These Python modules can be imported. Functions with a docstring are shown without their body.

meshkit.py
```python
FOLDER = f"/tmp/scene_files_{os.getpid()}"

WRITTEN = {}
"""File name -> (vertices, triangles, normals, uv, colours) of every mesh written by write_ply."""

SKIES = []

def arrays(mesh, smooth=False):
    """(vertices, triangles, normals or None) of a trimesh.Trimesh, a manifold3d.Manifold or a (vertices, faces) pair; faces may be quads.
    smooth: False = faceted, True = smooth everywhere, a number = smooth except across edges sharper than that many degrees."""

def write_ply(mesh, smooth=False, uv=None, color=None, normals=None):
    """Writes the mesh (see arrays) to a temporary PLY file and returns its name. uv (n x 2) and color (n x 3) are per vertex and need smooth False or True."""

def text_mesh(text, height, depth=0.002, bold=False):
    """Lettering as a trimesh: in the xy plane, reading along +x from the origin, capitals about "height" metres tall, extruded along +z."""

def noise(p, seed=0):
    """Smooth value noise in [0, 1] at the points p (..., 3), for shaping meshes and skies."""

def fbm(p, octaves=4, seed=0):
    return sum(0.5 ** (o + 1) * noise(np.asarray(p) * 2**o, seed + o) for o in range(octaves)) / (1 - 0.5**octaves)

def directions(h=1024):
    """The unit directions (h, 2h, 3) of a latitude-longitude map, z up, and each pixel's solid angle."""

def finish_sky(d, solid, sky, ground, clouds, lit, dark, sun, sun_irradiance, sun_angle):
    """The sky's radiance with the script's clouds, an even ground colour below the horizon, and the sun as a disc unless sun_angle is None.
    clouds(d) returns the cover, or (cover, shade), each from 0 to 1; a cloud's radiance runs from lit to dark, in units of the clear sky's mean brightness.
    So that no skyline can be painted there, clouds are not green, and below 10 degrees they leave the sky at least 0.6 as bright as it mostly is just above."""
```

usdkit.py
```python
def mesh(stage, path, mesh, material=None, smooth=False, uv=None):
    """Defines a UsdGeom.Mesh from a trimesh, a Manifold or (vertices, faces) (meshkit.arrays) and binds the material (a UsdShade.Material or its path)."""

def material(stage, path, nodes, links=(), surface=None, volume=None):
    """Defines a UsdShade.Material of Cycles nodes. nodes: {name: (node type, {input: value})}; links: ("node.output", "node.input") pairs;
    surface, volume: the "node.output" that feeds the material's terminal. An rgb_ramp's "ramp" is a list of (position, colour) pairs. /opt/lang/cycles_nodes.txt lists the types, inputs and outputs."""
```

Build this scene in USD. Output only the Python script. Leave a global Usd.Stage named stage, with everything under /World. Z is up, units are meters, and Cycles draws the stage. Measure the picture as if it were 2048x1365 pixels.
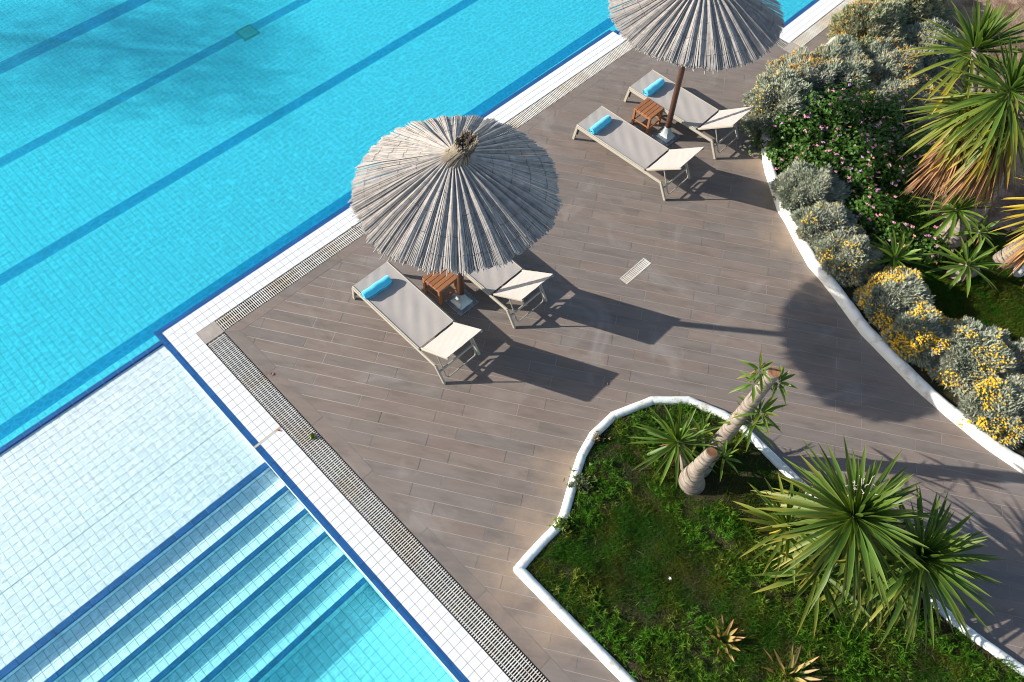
import math
import numpy as np
import shapely
from shapely.geometry import Polygon, LineString, Point, box as sbox
import trimesh
import usdkit
import meshkit
from pxr import Usd, UsdGeom, UsdLux, UsdShade, Gf, Sdf

stage = Usd.Stage.CreateInMemory()
UsdGeom.SetStageUpAxis(stage, 'Z')
UsdGeom.SetStageMetersPerUnit(stage, 1.0)
UsdGeom.Xform.Define(stage, '/World')
UsdGeom.Scope.Define(stage, '/World/Looks')

# ------------------------------------------------------------------ camera, sky, sun, exposure
R_ = [[0.7089008328653664, -0.7049620914823231, 0.022092051413540877],
      [0.5957466575528133, 0.6152544267381282, 0.5162827814229216],
      [0.3775520218161212, 0.35283202795665514, -0.8561331852407973]]
CAM = (-0.5670848948236415, -7.442783323387467, 9.296695316545)
cam = UsdGeom.Camera.Define(stage, '/World/camera')
m = Gf.Matrix4d(1.0)
m.SetRow(0, Gf.Vec4d(*R_[0], 0)); m.SetRow(1, Gf.Vec4d(*R_[1], 0))
m.SetRow(2, Gf.Vec4d(*[-c for c in R_[2]], 0)); m.SetRow(3, Gf.Vec4d(*CAM, 1))
cam.AddTransformOp().Set(m)
cam.CreateHorizontalApertureAttr(36.0); cam.CreateVerticalApertureAttr(24.0)
cam.CreateFocalLengthAttr(1497.137 / 2048 * 36.0)
cam.CreateFStopAttr(0.0)
cam.CreateExposureAttr(1.02)
SUN_EL, SUN_AZ = math.radians(22.2), (-0.629, 0.777)          # direction towards the sun on the ground
SUN_DIR = (SUN_AZ[0] * math.cos(SUN_EL), SUN_AZ[1] * math.cos(SUN_EL), math.sin(SUN_EL))
sun = UsdLux.DistantLight.Define(stage, '/World/sun')
sun.CreateIntensityAttr(1.25); sun.CreateAngleAttr(0.5); sun.CreateNormalizeAttr(True)
sun.CreateColorAttr(Gf.Vec3f(1.0, 0.93, 0.83))
sun.AddTransformOp().Set(Gf.Matrix4d().SetRotate(Gf.Rotation(Gf.Vec3d(0, 0, 1), Gf.Vec3d(*SUN_DIR))))
dome = UsdLux.DomeLight.Define(stage, '/World/sky')
sky_m = usdkit.material(stage, '/World/Looks/sky', {
    's': ('sky_texture', {'sky_type': 'single_scattering', 'sun_disc': False, 'sun_elevation': SUN_EL,
                          'sun_rotation': math.atan2(SUN_AZ[0], SUN_AZ[1]), 'altitude': 10.0}),
    'b': ('background_shader', {'strength': 0.095})}, [('s.color', 'b.color')], surface='b.background')
UsdShade.MaterialBindingAPI.Apply(dome.GetPrim()).Bind(sky_m)

# ------------------------------------------------------------------ helpers
COUNT = {}
rng = np.random.default_rng(7)


def new_path(parent, name):
    n = COUNT.get((parent, name), -1) + 1
    COUNT[(parent, name)] = n
    return f'{parent}/{name}' + (f'_{n:03d}' if n else '')


def tag(prim, label=None, cat=None, group=None, kind=None):
    for k, v in (('label', label), ('category', cat), ('group', group), ('kind', kind)):
        if v:
            prim.SetCustomDataByKey(k, v)
    return prim


def thing(name, label, cat, loc=(0, 0, 0), rot=0.0, group=None, kind=None):
    x = UsdGeom.Xform.Define(stage, new_path('/World', name))
    x.AddTranslateOp().Set(Gf.Vec3d(*map(float, loc)))
    if rot:
        x.AddRotateZOp().Set(float(rot))
    return tag(x.GetPrim(), label, cat, group, kind)


def part(name, mesh, mat, parent=None, smooth=False, label=None, kind=None, uv=None, cat=None, group=None):
    par = str(parent.GetPath()) if parent is not None else '/World'
    g = usdkit.mesh(stage, new_path(par, name), mesh, MAT[mat], smooth=smooth, uv=uv)
    return tag(g.GetPrim(), label, cat, group, kind)


def copy_of(src, name, loc, rot, label):
    x = UsdGeom.Xform.Define(stage, new_path('/World', name))
    was = src.GetCustomData()
    x.GetPrim().GetReferences().AddInternalReference(src.GetPath())
    x.ClearXformOpOrder()
    x = UsdGeom.Xform(x.GetPrim())
    x.GetPrim().GetAttribute('xformOp:translate').Set(Gf.Vec3d(*map(float, loc)))
    UsdGeom.XformCommonAPI(x.GetPrim())
    ops = [x.GetPrim().GetAttribute('xformOp:translate')]
    x.SetXformOpOrder([])
    t = UsdGeom.XformOp(x.GetPrim().GetAttribute('xformOp:translate'))
    r = x.AddRotateZOp(opSuffix='turn'); r.Set(float(rot))
    x.SetXformOpOrder([t, r])
    x.GetPrim().SetInstanceable(True)
    return tag(x.GetPrim(), label, was['category'], was.get('group'))


class MB:
    """collects pieces that make one mesh"""
    def __init__(self):
        self.v, self.f, self.uv, self.n = [], [], [], 0

    def add(self, v, f, uv=None):
        v = np.asarray(v, float); f = np.asarray(f, int)
        if f.shape[1] == 4:
            f = np.vstack([f[:, [0, 1, 2]], f[:, [0, 2, 3]]])
        self.v.append(v); self.f.append(f + self.n); self.n += len(v)
        if uv is not None:
            self.uv.append(np.asarray(uv, float))
        return self

    def get(self):
        return np.vstack(self.v), np.vstack(self.f)

    def st(self):
        return np.vstack(self.uv) if self.uv else None


def slab(x0, x1, y0, y1, zt, d, c=0.0015):
    """a tile: chamfered top, 18 triangles"""
    o = [(x0, y0), (x1, y0), (x1, y1), (x0, y1)]
    i = [(x0 + c, y0 + c), (x1 - c, y0 + c), (x1 - c, y1 - c), (x0 + c, y1 - c)]
    v = [(a, b, zt) for a, b in i] + [(a, b, zt - c) for a, b in o] + [(a, b, zt - d) for a, b in o]
    f = [(0, 1, 2, 3)] + [(4 + k, 4 + (k + 1) % 4, (k + 1) % 4, k) for k in range(4)] + [(8 + k, 8 + (k + 1) % 4, 4 + (k + 1) % 4, 4 + k) for k in range(4)]
    return np.array(v, float), np.array(f)


def prism(poly, zt, zb):
    """a flat piece with any outline"""
    vs, fs, n = [], [], 0
    for g in getattr(poly, 'geoms', [poly]):
        if g.is_empty or g.geom_type != 'Polygon' or g.area < 1e-5:
            continue
        g = shapely.geometry.polygon.orient(g)
        ex = np.array(g.exterior.coords)[:-1]
        if len(g.interiors) == 0 and abs(g.convex_hull.area - g.area) < 1e-7:
            tv, tf = ex, np.array([(0, k, k + 1) for k in range(1, len(ex) - 1)])
        else:
            tv, tf = trimesh.creation.triangulate_polygon(g, engine='earcut')
            a = tv[tf]; s = np.cross(a[:, 1] - a[:, 0], a[:, 2] - a[:, 0])
            tf = np.where((s < 0)[:, None], tf[:, ::-1], tf)
        vs.append(np.c_[tv, np.full(len(tv), zt)]); fs.append(tf + n); n += len(tv)
        vs.append(np.c_[tv, np.full(len(tv), zb)]); fs.append(tf[:, ::-1] + n); n += len(tv)
        for ring in [g.exterior, *g.interiors]:
            r = np.array(ring.coords)[:-1]; k = len(r)
            vs.append(np.vstack([np.c_[r, np.full(k, zt)], np.c_[r, np.full(k, zb)]]))
            q = []
            for i in range(k):
                j = (i + 1) % k
                q += [(n + i, n + k + i, n + k + j), (n + i, n + k + j, n + j)]
            fs.append(np.array(q)); n += 2 * k
    if not vs:
        return None
    return np.vstack(vs), np.vstack(fs)


def box(c, s, b=0.0):
    """axis-aligned box with chamfered edges"""
    c = np.asarray(c, float); h = np.asarray(s, float) / 2
    if not b:
        v = np.array([(x, y, z) for z in (-1, 1) for y in (-1, 1) for x in (-1, 1)]) * h + c
        return v, np.array([(0, 2, 3, 1), (4, 5, 7, 6), (0, 1, 5, 4), (2, 6, 7, 3), (0, 4, 6, 2), (1, 3, 7, 5)])
    pts = []
    for sx in (-1, 1):
        for sy in (-1, 1):
            for sz in (-1, 1):
                p = np.array([sx, sy, sz]) * h
                for k in range(3):
                    q = p.copy()
                    for j in range(3):
                        if j != k:
                            q[j] -= np.sign(q[j]) * b
                    pts.append(q)
    hull = trimesh.convex.convex_hull(np.array(pts))
    return np.array(hull.vertices) + c, np.array(hull.faces)


def frame_of(d, up=(0, 0, 1)):
    d = np.asarray(d, float); d = d / np.linalg.norm(d)
    s = np.cross(d, up)
    if np.linalg.norm(s) < 1e-3:
        s = np.cross(d, (0, 1, 0))
    s /= np.linalg.norm(s)
    return d, s, np.cross(s, d)


def bar(p0, p1, w, h, b=0.003, up=(0, 0, 1)):
    """a straight bar with rectangular section w x h"""
    p0 = np.asarray(p0, float); p1 = np.asarray(p1, float)
    d, s, u = frame_of(p1 - p0, up)
    v, f = box((0, 0, 0), (np.linalg.norm(p1 - p0), w, h), b)
    return (p0 + p1) / 2 + v[:, :1] * d + v[:, 1:2] * s + v[:, 2:] * u, f


def tube(pts, rad, n=10, cap=True, closed=False):
    pts = np.asarray(pts, float); k = len(pts)
    rad = np.broadcast_to(rad, (k,))
    tan = np.gradient(pts, axis=0) if not closed else np.roll(pts, -1, 0) - np.roll(pts, 1, 0)
    v = []
    d, s, u = frame_of(tan[0])
    for i in range(k):
        d = tan[i] / np.linalg.norm(tan[i])
        s = s - d * (s @ d); s /= np.linalg.norm(s); u = np.cross(d, s)
        a = np.arange(n) / n * 2 * np.pi
        v.append(pts[i] + rad[i] * (np.cos(a)[:, None] * s + np.sin(a)[:, None] * u))
    v = np.vstack(v); f = []
    for i in range(k if closed else k - 1):
        for j in range(n):
            a, b = i * n + j, i * n + (j + 1) % n
            c, e = ((i + 1) % k) * n + j, ((i + 1) % k) * n + (j + 1) % n
            f.append((a, b, e, c))
    f = np.array(f)
    f = np.vstack([f[:, [0, 1, 2]], f[:, [0, 2, 3]]])
    if cap and not closed:
        v = np.vstack([v, pts[:1], pts[-1:]])
        f = np.vstack([f, [(k * n, (j + 1) % n, j) for j in range(n)], [(k * n + 1, (k - 1) * n + j, (k - 1) * n + (j + 1) % n) for j in range(n)]])
    return v, f


# ------------------------------------------------------------------ materials
MAT = {}


def mk(name, col, rough=0.6, spec=0.4, noise=(6.0, 0.25), isl=0.0, obj=0.0, col2=None, mask=(3.0, 0.45, 0.62), bump=None,
       stretch=None, rotz=0.0, translucent=None, metallic=0.0, sat=1.0, coords='position', extra=None, coat=0.0, sheen=0.0):
    n = {'g': ('geometry', {}), 'tc': ('texture_coordinate', {}), 'oi': ('object_info', {}),
         'p': ('principled_bsdf', {'roughness': rough, 'specular_ior_level': spec, 'metallic': metallic, **({'sheen_weight': sheen} if sheen else {})}),
         'mp': ('mapping', {'scale': stretch or (1, 1, 1)}), 'vr': ('vector_rotate', {'rotate_type': 'z_axis', 'angle': -rotz}),
         'nz': ('noise_texture', {'scale': noise[0], 'detail': 7.0, 'roughness': 0.6})}
    src = 'g.position' if coords == 'position' else 'tc.object'
    L = [(src, 'vr.vector'), ('vr.vector', 'mp.vector'), ('mp.vector', 'nz.vector')]
    # value = 1 + a(noise-.5)*2 + b(island-.5)*2 + c(object-.5)*2
    n['v1'] = ('math', {'math_type': 'multiply_add', 'value2': 2.0 * noise[1], 'value3': 1.0 - noise[1] - isl - obj})
    n['v2'] = ('math', {'math_type': 'multiply_add', 'value2': 2.0 * isl})
    n['v3'] = ('math', {'math_type': 'multiply_add', 'value2': 2.0 * obj})
    L += [('nz.fac', 'v1.value1'), ('g.random_per_island', 'v2.value1'), ('v1.value', 'v2.value3'), ('oi.random', 'v3.value1'), ('v2.value', 'v3.value3')]
    n['h'] = ('hsv', {'color': col, 'saturation': sat})
    if col2 is not None:
        n['n2'] = ('noise_texture', {'scale': mask[0], 'detail': 5.0, 'roughness': 0.65})
        n['mr'] = ('map_range', {'from_min': mask[1], 'from_max': mask[2], 'clamp': True})
        n['mx'] = ('mix', {'color1': col, 'color2': col2})
        L += [('mp.vector', 'n2.vector'), ('n2.fac', 'mr.value'), ('mr.result', 'mx.fac'), ('mx.color', 'h.color')]
    L += [('v3.value', 'h.value'), ('h.color', 'p.base_color')]
    if bump:
        n['bn'] = ('noise_texture', {'scale': bump[0], 'detail': 6.0, 'roughness': 0.65})
        n['bp'] = ('bump', {'strength': 1.0, 'distance': bump[1]})
        L += [('mp.vector', 'bn.vector'), ('bn.fac', 'bp.height'), ('bp.normal', 'p.normal')]
    surf = 'p.BSDF'
    if translucent:
        n['tr'] = ('translucent_bsdf', {})
        n['ht'] = ('hsv', {'hue': 0.49, 'saturation': 1.1, 'value': 1.25})
        n['ms'] = ('mix_closure', {'fac': translucent})
        L += [('h.color', 'ht.color'), ('ht.color', 'tr.color'), ('p.BSDF', 'ms.closure1'), ('tr.BSDF', 'ms.closure2')]
        surf = 'ms.closure'
    if extra:
        extra(n, L)
    MAT[name] = usdkit.material(stage, f'/World/Looks/{name}', n, L, surface=surf)


PLANK_DIR = math.radians(-57.3)
mk('white_tile', (0.665, 0.685, 0.70), rough=0.32, spec=0.4, noise=(1.2, 0.03), obj=0.035, isl=0.03)
mk('grout_grey', (0.30, 0.285, 0.27), rough=0.9, noise=(9, 0.25))
mk('blue_tile', (0.020, 0.095, 0.265), rough=0.22, noise=(5, 0.12), obj=0.12, isl=0.1)
mk('pool_tile', (0.80, 0.84, 0.84), rough=0.4, noise=(0.9, 0.03), isl=0.025, obj=0.02)
mk('floor_tile', (0.68, 0.74, 0.88), rough=0.4, noise=(0.8, 0.035), isl=0.025, obj=0.02)
mk('ledge_tile', (0.63, 0.71, 0.735), rough=0.4, noise=(0.9, 0.03), isl=0.025, obj=0.02)
mk('step_tile', (0.82, 0.86, 0.90), rough=0.4, noise=(0.9, 0.03), isl=0.025, obj=0.02)
mk('pool_grout', (0.10, 0.22, 0.26), rough=0.9, noise=(5, 0.2))
mk('ledge_grout', (0.38, 0.47, 0.49), rough=0.9, noise=(5, 0.3))
mk('lane_tile', (0.010, 0.23, 0.56), rough=0.4, noise=(2, 0.1), isl=0.07, obj=0.05)
mk('concrete', (0.42, 0.41, 0.36), rough=0.75, noise=(7, 0.35), col2=(0.26, 0.25, 0.20), mask=(5, 0.5, 0.7), bump=(60, 0.002))
mk('dark_trough', (0.014, 0.014, 0.015), rough=0.9)
mk('grate_white', (0.62, 0.61, 0.57), rough=0.45, noise=(3, 0.15), obj=0.12, isl=0.12, col2=(0.50, 0.42, 0.31), mask=(1.6, 0.48, 0.72))
mk('plank_grout', (0.31, 0.275, 0.245), rough=0.95, noise=(8, 0.35))


def plank_extra(n, L):
    # dried lime bloom and damp marks of their own shape, at places of their own
    n['w1'] = ('noise_texture', {'scale': 0.9, 'detail': 4.0, 'roughness': 0.6, 'distortion': 1.2})
    n['w2'] = ('map_range', {'from_min': 0.56, 'from_max': 0.74, 'clamp': True, 'to_max': 0.27})
    n['wm'] = ('mix', {'color2': (0.36, 0.345, 0.33)})
    L[:] = [l for l in L if l[1] != 'p.base_color']
    L += [('g.position', 'w1.vector'), ('w1.fac', 'w2.value'), ('w2.result', 'wm.fac'), ('h.color', 'wm.color1'), ('wm.color', 'dm.color1')]
    # sandy dust washed out of the beds, lying where it lies
    prev = None
    for q, p in enumerate([(1.15, -5.95, 0), (1.12, -6.7, 0), (1.75, -5.75, 0), (2.55, -5.50, 0), (9.05, -3.95, 0), (8.55, -4.55, 0), (8.05, -5.3, 0), (7.6, -6.2, 0)]):
        n[f'd{q}'] = ('vector_math', {'math_type': 'distance', 'vector2': p})
        L += [('g.position', f'd{q}.vector1')]
        if prev:
            n[f'e{q}'] = ('math', {'math_type': 'minimum'})
            L += [(prev, f'e{q}.value1'), (f'd{q}.value', f'e{q}.value2')]
            prev = f'e{q}.value'
        else:
            prev = f'd{q}.value'
    n['dn'] = ('noise_texture', {'scale': 3.5, 'detail': 5.0, 'roughness': 0.65})
    n['da'] = ('math', {'math_type': 'multiply_add', 'value2': 0.9})
    n['dr'] = ('map_range', {'from_min': 0.95, 'from_max': 0.45, 'to_max': 0.5, 'clamp': True})
    n['dm'] = ('mix', {'color2': (0.36, 0.262, 0.175)})
    L += [('g.position', 'dn.vector'), ('dn.fac', 'da.value1'), (prev, 'da.value3'), ('da.value', 'dr.value'), ('dr.result', 'dm.fac'), ('dm.color', 'p.base_color')]


for i, c in enumerate([(0.176, 0.142, 0.122), (0.168, 0.140, 0.122), (0.180, 0.143, 0.121), (0.165, 0.140, 0.125)]):
    mk(f'plank_{"abcd"[i]}', c, rough=0.55, spec=0.35, noise=(3.0, 0.24), obj=0.055, col2=tuple(x * 0.74 for x in c), mask=(2.2, 0.50, 0.74),
       stretch=(0.7, 3.2, 1), rotz=PLANK_DIR, bump=(14, 0.0022), extra=plank_extra)
mk('frame_taupe', (0.30, 0.275, 0.225), rough=0.4, noise=(4, 0.05))
mk('sling_taupe', (0.325, 0.299, 0.281), rough=0.75, noise=(5, 0.06), bump=(420, 0.0006), coords='object', sheen=0.1)
mk('dark_plastic', (0.05, 0.05, 0.055), rough=0.5)
mk('towel', (0.030, 0.46, 0.68), rough=0.95, noise=(7, 0.10), bump=(160, 0.004), sheen=0.6, coords='object')
mk('teak', (0.255, 0.105, 0.042), rough=0.5, noise=(9, 0.35), obj=0.10, stretch=(1, 9, 9), bump=(18, 0.0012))
mk('pole_wood', (0.060, 0.027, 0.017), rough=0.5, noise=(8, 0.45), stretch=(6, 6, 0.7), bump=(20, 0.002))
mk('galvanized', (0.42, 0.47, 0.48), rough=0.42, noise=(6, 0.22), metallic=0.35, bump=(30, 0.001))
mk('plate_steel', (0.17, 0.20, 0.22), rough=0.45, noise=(7, 0.35), metallic=0.25, col2=(0.42, 0.45, 0.46), mask=(5, 0.5, 0.68))
mk('bolt_steel', (0.6, 0.62, 0.64), rough=0.3, metallic=0.8)
mk('reed', (0.56, 0.505, 0.455), rough=0.75, noise=(16, 0.26), isl=0.46, coords='object', col2=(0.40, 0.375, 0.36), mask=(9, 0.46, 0.66), sat=0.9)
mk('reed_knot', (0.36, 0.295, 0.215), rough=0.8, noise=(20, 0.35), isl=0.45, coords='object')
mk('reed_dark', (0.16, 0.13, 0.11), rough=0.85, noise=(20, 0.4), isl=0.35, coords='object')
mk('reed_tip', (0.23, 0.175, 0.13), rough=0.9, noise=(40, 0.6), isl=0.6, coords='object', col2=(0.40, 0.32, 0.24), mask=(14, 0.5, 0.62))
mk('twine', (0.09, 0.08, 0.075), rough=0.9)
mk('kerb_paint', (0.70, 0.69, 0.65), rough=0.7, noise=(5, 0.10), col2=(0.42, 0.37, 0.30), mask=(5.5, 0.52, 0.74), bump=(26, 0.004))
mk('kerb_pipe', (0.60, 0.64, 0.63), rough=0.55, noise=(4, 0.10), col2=(0.34, 0.30, 0.22), mask=(7, 0.52, 0.72), bump=(22, 0.002))
mk('soil', (0.050, 0.038, 0.022), rough=1.0, spec=0.1, noise=(10, 0.5), bump=(30, 0.03), col2=(0.030, 0.030, 0.014), mask=(3, 0.4, 0.6))
mk('sandy_soil', (0.30, 0.205, 0.145), rough=1.0, spec=0.1, noise=(7, 0.35), bump=(24, 0.03), col2=(0.15, 0.095, 0.065), mask=(2.2, 0.42, 0.6))
mk('grass', (0.052, 0.175, 0.007), rough=0.6, spec=0.15, noise=(2.2, 0.45), isl=0.50, translucent=0.35, col2=(0.115, 0.155, 0.012), mask=(2.4, 0.44, 0.60))
mk('tuft', (0.095, 0.28, 0.010), rough=0.6, spec=0.2, noise=(2.5, 0.4), isl=0.45, translucent=0.35, col2=(0.22, 0.28, 0.03), mask=(1.6, 0.46, 0.62))
mk('dry_grass', (0.34, 0.25, 0.12), rough=0.8, isl=0.3, translucent=0.2)
mk('weed', (0.20, 0.30, 0.035), rough=0.5, isl=0.35, translucent=0.3, noise=(4, 0.2))
mk('pale_weed', (0.20, 0.25, 0.10), rough=0.8, isl=0.35, translucent=0.25)
mk('silver_leaf', (0.43, 0.475, 0.36), rough=0.85, spec=0.15, isl=0.28, noise=(4, 0.2), translucent=0.15, col2=(0.52, 0.53, 0.42), mask=(2.2, 0.45, 0.62))
mk('silver_leaf_green', (0.40, 0.44, 0.27), rough=0.85, spec=0.15, isl=0.28, noise=(4, 0.2), translucent=0.15, col2=(0.48, 0.47, 0.31), mask=(2.2, 0.45, 0.62))
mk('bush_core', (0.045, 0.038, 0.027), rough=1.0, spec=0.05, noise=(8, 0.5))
mk('yellow_flower', (0.80, 0.46, 0.012), rough=0.7, isl=0.22, noise=(5, 0.1))
mk('orange_flower', (0.58, 0.27, 0.015), rough=0.8, isl=0.25, noise=(5, 0.1))
mk('lantana_leaf', (0.080, 0.190, 0.022), rough=0.45, spec=0.35, isl=0.40, noise=(3, 0.2), translucent=0.3)
mk('pink_flower', (0.75, 0.30, 0.46), rough=0.7, isl=0.25, obj=0.12, noise=(5, 0.1))
mk('peach_flower', (0.72, 0.37, 0.20), rough=0.7, isl=0.2)
mk('mauve_flower', (0.55, 0.27, 0.55), rough=0.7, isl=0.25, obj=0.1)
mk('white_petal', (0.8, 0.78, 0.78), rough=0.7)
mk('bark', (0.26, 0.222, 0.185), rough=0.95, spec=0.1, noise=(7, 0.42), stretch=(1, 1, 8.0), bump=(12, 0.012), coords='object', col2=(0.13, 0.105, 0.085), mask=(5, 0.46, 0.62))
mk('bark_wet', (0.30, 0.23, 0.17), rough=0.9, spec=0.15, noise=(9, 0.30), bump=(16, 0.010), coords='object', col2=(0.16, 0.12, 0.09), mask=(7, 0.45, 0.65))
mk('cut_wood', (0.33, 0.15, 0.07), rough=0.85, noise=(25, 0.5), col2=(0.19, 0.09, 0.045), mask=(14, 0.45, 0.6), bump=(60, 0.003), coords='object')
mk('dead_leaf', (0.40, 0.215, 0.105), rough=0.8, isl=0.3, obj=0.28, noise=(10, 0.2), translucent=0.2)
mk('dry_twig', (0.42, 0.38, 0.35), rough=0.8, noise=(12, 0.2))
mk('tree_leaf', (0.05, 0.09, 0.02), rough=0.6, isl=0.3, translucent=0.3)
mk('fallen_red', (0.30, 0.06, 0.035), rough=0.7, noise=(40, 0.3))
mk('ground_paving', (0.30, 0.27, 0.24), rough=0.9, noise=(1.5, 0.2))
mk('seam_black', (0.16, 0.19, 0.16), rough=0.8, noise=(6, 0.4))
mk('pvc_white', (0.50, 0.52, 0.52), rough=0.4)


def blade_mat(name, mid, edge, tip, obj=0.18):
    """long leaves: paler edges, tip of its own colour (st: across, along)"""
    n = {'uv': ('uvmap', {'attribute': 'st'}), 'sp': ('separate_xyz', {}), 'oi': ('object_info', {}),
         'a1': ('math', {'math_type': 'subtract', 'value2': 0.5}), 'a2': ('math', {'math_type': 'absolute'}),
         'e': ('map_range', {'from_min': 0.34, 'from_max': 0.50, 'clamp': True, 'to_max': 0.85}),
         't': ('map_range', {'from_min': 0.55, 'from_max': 1.0, 'clamp': True}),
         'm1': ('mix', {'color1': mid, 'color2': edge}), 'm2': ('mix', {'color2': tip}),
         'g': ('geometry', {}), 'nz': ('noise_texture', {'scale': 7.0, 'detail': 4.0}),
         'v': ('math', {'math_type': 'multiply_add', 'value2': 2 * obj, 'value3': 0.85 - obj}), 'v2': ('math', {'math_type': 'multiply_add', 'value2': 0.3}),
         'h': ('hsv', {}), 'p': ('principled_bsdf', {'roughness': 0.46, 'specular_ior_level': 0.28}),
         'tr': ('translucent_bsdf', {}), 'ht': ('hsv', {'hue': 0.48, 'saturation': 1.1, 'value': 1.3}), 'ms': ('mix_closure', {'fac': 0.28})}
    L = [('uv.UV', 'sp.vector'), ('sp.x', 'a1.value1'), ('a1.value', 'a2.value1'), ('a2.value', 'e.value'), ('sp.y', 't.value'),
         ('e.result', 'm1.fac'), ('m1.color', 'm2.color1'), ('t.result', 'm2.fac'), ('g.position', 'nz.vector'), ('oi.random', 'v.value1'),
         ('nz.fac', 'v2.value1'), ('v.value', 'v2.value3'), ('v2.value', 'h.value'), ('m2.color', 'h.color'), ('h.color', 'p.base_color'),
         ('h.color', 'ht.color'), ('ht.color', 'tr.color'), ('p.BSDF', 'ms.closure1'), ('tr.BSDF', 'ms.closure2')]
    MAT[name] = usdkit.material(stage, f'/World/Looks/{name}', n, L, surface='ms.closure')


blade_mat('yucca_green', (0.044, 0.100, 0.014), (0.15, 0.19, 0.03), (0.10, 0.14, 0.02))
blade_mat('yucca_olive', (0.082, 0.128, 0.017), (0.20, 0.215, 0.035), (0.22, 0.20, 0.03))
blade_mat('yucca_yellow', (0.165, 0.165, 0.016), (0.34, 0.27, 0.022), (0.44, 0.28, 0.022))
blade_mat('yucca_fresh', (0.085, 0.165, 0.022), (0.16, 0.24, 0.04), (0.16, 0.20, 0.03))
blade_mat('aloe_leaf', (0.30, 0.26, 0.085), (0.40, 0.26, 0.11), (0.42, 0.20, 0.10))

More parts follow.
